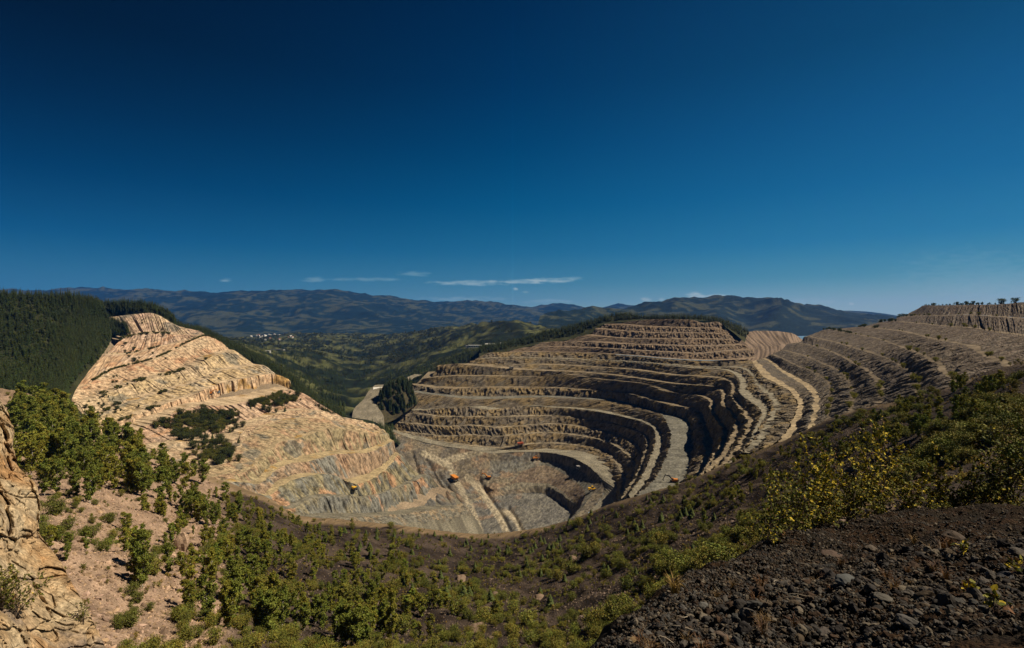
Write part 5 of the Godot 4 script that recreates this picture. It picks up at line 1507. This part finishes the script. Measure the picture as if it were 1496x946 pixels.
func dump_truck(where: Vector3, turn: float, size: float, paint: Material, label: String) -> void:
	var o := base("dump_truck", where, turn)
	o.scale = Vector3.ONE * size
	for x in [-2.6, 2.4]:
		for z in [-1.6, 1.6]: wheel(o, x, z, 1.05)
	part(o, "chassis", M.dark_steel, func(b): box(b, xf(0, 1.35, 0), Vector3(7.6, 0.6, 2.0)))
	part(o, "bonnet", paint, func(b): box(b, xf(3.4, 2.2, 0.5), Vector3(1.6, 1.5, 2.2)))
	part(o, "grille", M.dark_steel, func(b): box(b, xf(4.21, 2.1, 0.5), Vector3(0.06, 1.1, 1.6)))
	var cab := part(o, "cab", paint, func(b): box(b, xf(2.9, 3.0, -1.0), Vector3(1.7, 1.7, 1.4), Color.WHITE, 0.93))
	part(cab, "window", M.glass, func(b): box(b, xf(2.95, 3.25, -1.0), Vector3(1.68, 0.8, 1.42), Color.WHITE, 0.97))
	part(o, "dump_body", paint, func(b):
		var a := [Vector3(-4.3, 3.6, 0), Vector3(-3.2, 1.9, 0), Vector3(1.5, 1.75, 0), Vector3(2.0, 3.9, 0), Vector3(3.9, 4.15, 0), Vector3(3.9, 4.3, 0), Vector3(1.8, 4.3, 0)]
		for i in a.size():
			var p: Vector3 = a[i]
			var q: Vector3 = a[(i + 1) % a.size()]
			var z := Vector3(0, 0, 1.9)
			quad(b, p - z, q - z, q + z, p + z)
		for sgn in [-1.0, 1.0]:
			var z := Vector3(0, 0, 1.9 * sgn)
			for i in range(1, a.size() - 1): tri(b, a[0] + z, a[i] + z, a[i + 1] + z))
	tag(o, label, "dump truck")

func loader(where: Vector3, turn: float, size: float, paint: Material, label: String) -> void:
	var o := base("wheel_loader", where, turn)
	o.scale = Vector3.ONE * size
	for x in [-1.9, 1.7]:
		for z in [-1.3, 1.3]: wheel(o, x, z, 0.95)
	part(o, "body", paint, func(b):
		box(b, xf(-2.0, 2.0, 0), Vector3(2.8, 1.5, 1.7), Color.WHITE, 0.92)
		box(b, xf(1.2, 1.5, 0), Vector3(2.2, 0.9, 1.3)))
	var cab := part(o, "cab", paint, func(b): box(b, xf(-0.1, 2.7, 0), Vector3(1.4, 1.9, 1.5), Color.WHITE, 0.86))
	part(cab, "window", M.glass, func(b): box(b, xf(-0.1, 2.95, 0), Vector3(1.38, 1.0, 1.52), Color.WHITE, 0.92))
	for z in [-0.6, 0.6]: part(o, "lift_arm", paint, func(b): bar(b, Vector3(1.4, 2.2, z), Vector3(3.9, 0.9, z), 0.25, 0.4, 0.35))
	part(o, "bucket", M.dark_steel, func(b):
		bar(b, Vector3(3.8, 1.5, 0), Vector3(4.0, 0.3, 0), 3.0, 0.2, 0.3)
		bar(b, Vector3(3.9, 0.25, 0), Vector3(5.2, 0.2, 0), 3.0, 0.25, 0.08))
	tag(o, label, "wheel loader")

func machines() -> void:
	M.rubber = plain(Color(0.02, 0.02, 0.02), 0.85)
	M.steel = plain(Color(0.25, 0.25, 0.24), 0.5, 0.4)
	M.dark_steel = plain(Color(0.04, 0.04, 0.042), 0.6, 0.3)
	M.glass = plain(Color(0.03, 0.04, 0.05), 0.15)
	M.yellow = plain(Color(0.62, 0.36, 0.02), 0.5)
	M.orange = plain(Color(0.48, 0.17, 0.02), 0.6)
	M.red = plain(Color(0.33, 0.07, 0.03), 0.6)
	M.grey = plain(Color(0.22, 0.21, 0.2), 0.6)
	M.blue = plain(Color(0.07, 0.17, 0.27), 0.6)
	excavator(ground_at(517, 715), 2.5, 1.61, M.yellow, M.dark_steel, "yellow excavator with dark raised arm on the grey haul road of the hillside")
	dump_truck(ground_at(664, 702), 2.2, 2.10, M.orange, "orange dump truck on the rubble ramp beside a dark heap")
	excavator(ground_at(713, 699), 2.9, 1.75, M.orange, M.orange, "orange excavator on the bench above the pit floor ramp")
	loader(ground_at(783, 671), 0.4, 1.82, M.orange, "orange wheel loader below the curving haul road")
	dump_truck(ground_at(848, 686), 3.3, 1.68, M.grey, "grey dump truck on the pale bench inside the bend of the haul road")
	loader(ground_at(866, 717), 0.2, 2.10, M.yellow, "bright yellow wheel loader by the shaded face at the pit floor")
	dump_truck(ground_at(760, 650), 0.2, 1.40, M.red, "dull red dump truck where two haul roads meet")
	excavator(ground_at(984, 704), 2.9, 1.33, M.orange, M.dark_steel, "orange excavator with black boom on the wide grey pad")
	excavator(ground_at(307, 576), 0.3, 1.54, M.orange, M.orange, "orange excavator on the pale upper platform of the hillside")
	dump_truck(ground_at(747, 539), 0.1, 1.26, M.grey, "small grey dump truck on a high bench of the far wall")
	var o := base("site_cabin", ground_at(318, 574), 0.3)
	part(o, "body", M.blue, func(b): box(b, xf(0, 1.7, 0), Vector3(6, 3.2, 3)))
	part(o, "roof", M.steel, func(b): box(b, xf(0, 3.4, 0), Vector3(6.3, 0.25, 3.3)))
	part(o, "door", M.steel, func(b): box(b, xf(1.2, 1.4, 1.53), Vector3(1, 2.2, 0.06)))
	part(o, "window", M.glass, func(b): box(b, xf(-1.2, 2.0, 1.53), Vector3(1.4, 1.0, 0.06)))
	tag(o, "blue site cabin beside the orange excavator on the pale platform", "cabin")

# ---------------------------------------------------------------- buildings
func hall(called: String, where: Vector3, turn: float, size: Vector3, wall: Material, roof: Material, pitched: bool, windows: int, label: String, category: String, group := "") -> void:
	var o := base(called, where, turn)
	var h := size * 0.5
	part(o, "wall", wall, func(b): box(b, xf(0, h.y - 2.0, 0), size + Vector3(0, 4, 0)))
	part(o, "roof", roof, func(b):
		if pitched:
			var r := size.z * 0.32
			var e := h + Vector3(0.6, 0, 0.6)
			var y := size.y
			quad(b, Vector3(-e.x, y, e.z), Vector3(-e.x, y + r, 0), Vector3(e.x, y + r, 0), Vector3(e.x, y, e.z))
			quad(b, Vector3(e.x, y, -e.z), Vector3(e.x, y + r, 0), Vector3(-e.x, y + r, 0), Vector3(-e.x, y, -e.z))
			tri(b, Vector3(-e.x, y, -e.z), Vector3(-e.x, y + r, 0), Vector3(-e.x, y, e.z))
			tri(b, Vector3(e.x, y, e.z), Vector3(e.x, y + r, 0), Vector3(e.x, y, -e.z))
		else:
			box(b, xf(0, size.y + 0.3, 0), Vector3(size.x + 1, 0.7, size.z + 1)))
	for i in windows:
		part(o, "window", M.glass, func(b): box(b, xf(-h.x + size.x * (i + 0.5) / windows, h.y * 1.1, h.z + 0.1), Vector3(size.x / windows * 0.55, size.y * 0.35, 0.15)))
	tag(o, label, category, group)

func buildings() -> void:
	var white := plain(Color(0.55, 0.54, 0.5), 0.8)
	var conc := plain(Color(0.30, 0.29, 0.27), 0.9)
	var slate := plain(Color(0.10, 0.105, 0.11), 0.8)
	var zinc := plain(Color(0.42, 0.43, 0.42), 0.6)
	var tile := plain(Color(0.26, 0.10, 0.06), 0.9)
	hall("factory", find("valley", 405, 514), 0.12, Vector3(70, 13, 26), conc, slate, false, 8, "long grey factory with dark flat roof standing above the valley forest", "factory")
	hall("factory_wing", find("valley", 392, 515) + Vector3(0, 0, 24), 0.12, Vector3(34, 8, 20), conc, zinc, false, 4, "low light-roofed wing in front of the grey factory", "factory")
	hall("storage_hall", at(553, 571, 1140), 0.2, Vector3(21, 5, 12), conc, white, true, 3, "white-roofed storage hall on the gravel yard beside the haul road", "hall")
	hall("processing_plant", find("valley", 695, 506), 0.1, Vector3(60, 10, 34), white, zinc, false, 6, "pale processing plant with zinc roof below the green hill", "plant building")
	hall("processing_shed", find("valley", 715, 505), -0.2, Vector3(46, 7, 22), white, zinc, true, 4, "long pale shed beside the processing plant", "plant building")
	hall("crusher_house", find("valley", 736, 505), 0.0, Vector3(30, 8, 26), conc, zinc, true, 3, "grey crusher house past the long pale shed", "plant building")
	hall("office_block", find("valley", 684, 507), 0.3, Vector3(22, 9, 14), white, conc, false, 4, "small white office block at the forest end of the plant", "plant building")
	for i in 30:
		var p := find("valley", rng.randf_range(365, 440), rng.randf_range(487, 497))
		hall("village_house", p + Vector3(rng.randf_range(-20, 20), 0, rng.randf_range(-20, 20)), rng.randf() * TAU, Vector3(rng.randf_range(14, 22), rng.randf_range(7, 10), rng.randf_range(10, 14)), white, tile if rng.randf() < 0.6 else zinc, true, 0, "tiny white house of the village in the far valley", "house", "houses of the valley village")

# ---------------------------------------------------------------- plants close to the viewer
func oval(b: Dictionary, p: Vector3, d: Vector3, nn: Vector3, len_: float, c: Color) -> void:
	var s := d.cross(nn).normalized()
	var w := len_ * 0.36
	var up := nn * len_ * 0.06
	var tip := p + d * len_
	var l1 := p + d * len_ * 0.3 + s * w + up
	var l2 := p + d * len_ * 0.68 + s * w * 0.75 + up
	var r1 := p + d * len_ * 0.3 - s * w + up
	var r2 := p + d * len_ * 0.68 - s * w * 0.75 + up
	tri(b, p, l1, l2, c); tri(b, p, l2, tip, c); tri(b, p, tip, r2, c); tri(b, p, r2, r1, c)

func leafy_bush(where: Vector3, height: float, spread: float, stems: int, leaves: int, size: float, yellow: float, called: String, label: String, group := "") -> void:
	var o := base(called, where)
	var sb := bag()
	var lb := bag()
	var nodes := []
	for i in stems:
		var az := rng.randf() * TAU
		var out := Vector3(cos(az), 0, sin(az)) * spread * rng.randf_range(0.15, 1.0)
		var hgt := height * rng.randf_range(0.55, 1.0)
		var p := Vector3(out.x * 0.12, -0.1, out.z * 0.12)
		for k in 8:
			var f := (k + 1) / 8.0
			var q := Vector3(out.x * pow(f, 1.3), hgt * f, out.z * pow(f, 1.3)) + rnd() * 0.02 * height
			tube(sb, p, q, 0.009 * height * (1.05 - f) + 0.0015, 0.009 * height * (0.93 - f * 0.9) + 0.001, 4)
			if k > 0:
				for j in 2:
					var dd := (rnd() + Vector3(0, 0.35, 0) + out.normalized() * 0.4).normalized()
					var tl := height * rng.randf_range(0.10, 0.24) * (1.15 - f * 0.6)
					var tip := q + dd * tl
					tube(sb, q, tip, 0.0028, 0.001, 3)
					nodes.append([q, tip])
			p = q
		nodes.append([p - Vector3(0, height * 0.12, 0), p])
	for i in leaves:
		var nd: Array = nodes[rng.randi() % nodes.size()]
		var p: Vector3 = nd[0].lerp(nd[1], rng.randf_range(0.2, 1.05))
		var d: Vector3 = ((nd[1] - nd[0]).normalized() + rnd() * 0.9 + Vector3(0, -0.15, 0)).normalized()
		var nn: Vector3 = (Vector3(0, 1, 0) + rnd() * 0.9).normalized()
		var c := Color(0.075, 0.085, 0.016)
		var r := rng.randf()
		if r < yellow: c = Color(0.42, 0.32, 0.025)
		elif r < yellow + 0.25: c = Color(0.17, 0.165, 0.025)
		elif r > 0.9: c = Color(0.12, 0.06, 0.03)
		var g := rng.randf_range(0.65, 1.2)
		oval(lb, p, d, nn, size * rng.randf_range(0.6, 1.25), Color(c.r * g, c.g * g, c.b * g))
	put("stems", done(sb), M.bark, o)
	var f := put("leaves", done(lb), M.near_leaf, o)
	tag(f, "", "", "", "stuff")
	tag(o, label, "bush", group)

func tuft(where: Vector3, height: float, blades: int, c: Color, called: String, label: String, group: String) -> void:
	var b := bag()
	for i in blades:
		var az := rng.randf() * TAU
		var d := Vector3(cos(az), 0, sin(az))
		var s := Vector3(-d.z, 0, d.x) * height * 0.012
		var l := height * rng.randf_range(0.5, 1.0)
		var p := d * rng.randf() * height * 0.18
		var q := p + Vector3(0, l * 0.6, 0) + d * l * 0.15
		var r := q + Vector3(0, l * rng.randf_range(-0.1, 0.35), 0) + d * l * rng.randf_range(0.15, 0.45)
		var g := rng.randf_range(0.6, 1.3)
		var cc := Color(c.r * g, c.g * g, c.b * g)
		quad(b, p - s, q - s, q + s, p + s, cc)
		tri(b, q - s, r, q + s, cc)
	var o := put(called, done(b), M.near_leaf)
	o.position = where
	tag(o, label, "grass tuft", group)

func close_plants() -> void:
	M.near_leaf = foliage(Color(1, 1, 1))
	M.near_leaf.backlight = Color(0.5, 0.5, 0.3)
	# px along the edge of the knoll, height, spread, stems, leaves, leaf size, yellow share
	var row := [[1130, 1.0, 0.5, 10, 900, 0.045, 0.10, "low leafy bush at the thin end of the yellowing thicket"], [1165, 1.15, 0.6, 12, 1300, 0.05, 0.25, "leafy bush with many yellow leaves beside brown grass"], [1205, 1.45, 0.6, 12, 1500, 0.055, 0.38, "tall bush with bright yellow leaves on its upper twigs"],
		[1245, 1.25, 0.7, 12, 1500, 0.05, 0.25, "dense olive bush between two yellow-topped bushes"], [1290, 1.6, 0.6, 12, 1400, 0.055, 0.42, "yellow-topped bush reaching above the green slope trees"], [1335, 1.3, 0.7, 13, 1600, 0.05, 0.22, "thick green bush with dry grey twigs"],
		[1375, 1.15, 0.6, 12, 1300, 0.05, 0.15, "dark green bush with scattered yellow leaves"], [1415, 1.0, 0.6, 12, 1200, 0.05, 0.08, "low brownish bush beside the small tree"], [1452, 1.2, 0.5, 12, 1200, 0.05, 0.06, "brown-stemmed bush at the foot of the small tree"]]
	for a in row:
		var p := edge_point(a[0], 0.55)
		leafy_bush(p, a[1], a[2], a[3], a[4], a[5], a[6], "leafy_bush", a[7])
	for k in 10:
		var px := 1120.0 + 40.0 * k
		leafy_bush(edge_point(px, 0.05), rng.randf_range(0.35, 0.55), 0.5, 12, 900, 0.035, 0.12, "dwarf_bush", "low tangled dwarf shrub along the edge of the gravel knoll", "dwarf shrubs along the knoll edge")
	leafy_bush(edge_point(1478, 0.4), 2.3, 0.5, 6, 1500, 0.055, 0.05, "small_aspen", "slender small tree with round dark leaves above the brown bush")
	leafy_bush(find("rock_outcrop", 30, 895) + Vector3(0.1, 0, 0.2), 1.3, 0.7, 14, 1800, 0.05, 0.02, "cliff_bush", "dark green bush growing on the tan rock outcrop")
	leafy_bush(find("rock_outcrop", 8, 885) + Vector3(0.1, 0, 0.2), 1.2, 0.7, 14, 1600, 0.05, 0.02, "cliff_bush", "small-leaved bush beside the dark one on the outcrop")
	leafy_bush(find("rock_outcrop", 122, 905) + Vector3(0.1, 0, 0.1), 0.6, 0.4, 8, 500, 0.04, 0.05, "cliff_bush", "little green plant in a crack low on the outcrop")
	for k in 46:
		var p := pick("gravel_knoll", rng.randf_range(0.05, 0.8), rng.randf_range(0.33, 0.66))
		if p.z > -3.2: continue
		tuft(p, rng.randf_range(0.08, 0.2), 40, [Color(0.13, 0.07, 0.035), Color(0.17, 0.11, 0.05), Color(0.10, 0.06, 0.04)][rng.randi() % 3], "dry_grass", "small dry brown grass tuft among the gravel of the knoll", "dry tufts on the knoll")
	for a in [[1112, 832, "tall yellow-brown grass tuft at the shoulder of the knoll"], [985, 866, "ginger dry grass tuft on the knoll edge"], [1205, 772, "yellow-green grass tuft in front of the bushes"], [1265, 762, "whitish dry grass tuft below the bushes"]]:
		tuft(find("gravel_knoll", a[0], a[1]), 0.26, 90, Color(0.22, 0.15, 0.05) if a[0] != 1205 else Color(0.25, 0.23, 0.04), "grass_tuft", a[2], "")
	for a in [[1405, 812, "bright green seedling beside the leaning rock"], [1482, 838, "green seedling next to the dark slate stone"], [1452, 900, "long-leaved green seedling low on the knoll"], [1413, 872, "tiny seedling with one yellow leaf"]]:
		leafy_bush(find("gravel_knoll", a[0], a[1]), 0.16, 0.1, 4, 26, 0.05, 0.25, "seedling", a[2])
	for k in 16:
		var p := pick("gravel_knoll", rng.randf_range(0.1, 0.75), rng.randf_range(0.36, 0.66))
		var b := bag()
		var d := Vector3(rng.randf_range(-1, 1), rng.randf_range(0.0, 0.6), rng.randf_range(-1, 1)).normalized()
		var q := Vector3.ZERO
		for j in 5:
			var w := q + d * 0.05
			tube(b, q, w, 0.0035 - j * 0.0005, 0.003 - j * 0.0005, 4)
			d = (d + rnd() * 0.35).normalized()
			q = w
		var o := put("dry_twig", done(b), M.twig)
		o.position = p + Vector3(0, 0.01, 0)
		tag(o, "thin bleached dry twig lying on the gravel knoll", "twig", "twigs on the knoll")

func edge_point(px: float, beyond: float) -> Vector3:
	var g: Array = grids["gravel_knoll"]
	var row := 26 - int(10 * beyond) if beyond < 1.0 else 0
	var best := 1e9
	var hit := Vector3.ZERO
	for c in g[1]:
		var p: Vector3 = g[0][row * g[1] + c]
		var d := absf(to_px(p).x - px)
		if d < best:
			best = d
			hit = p
	return hit
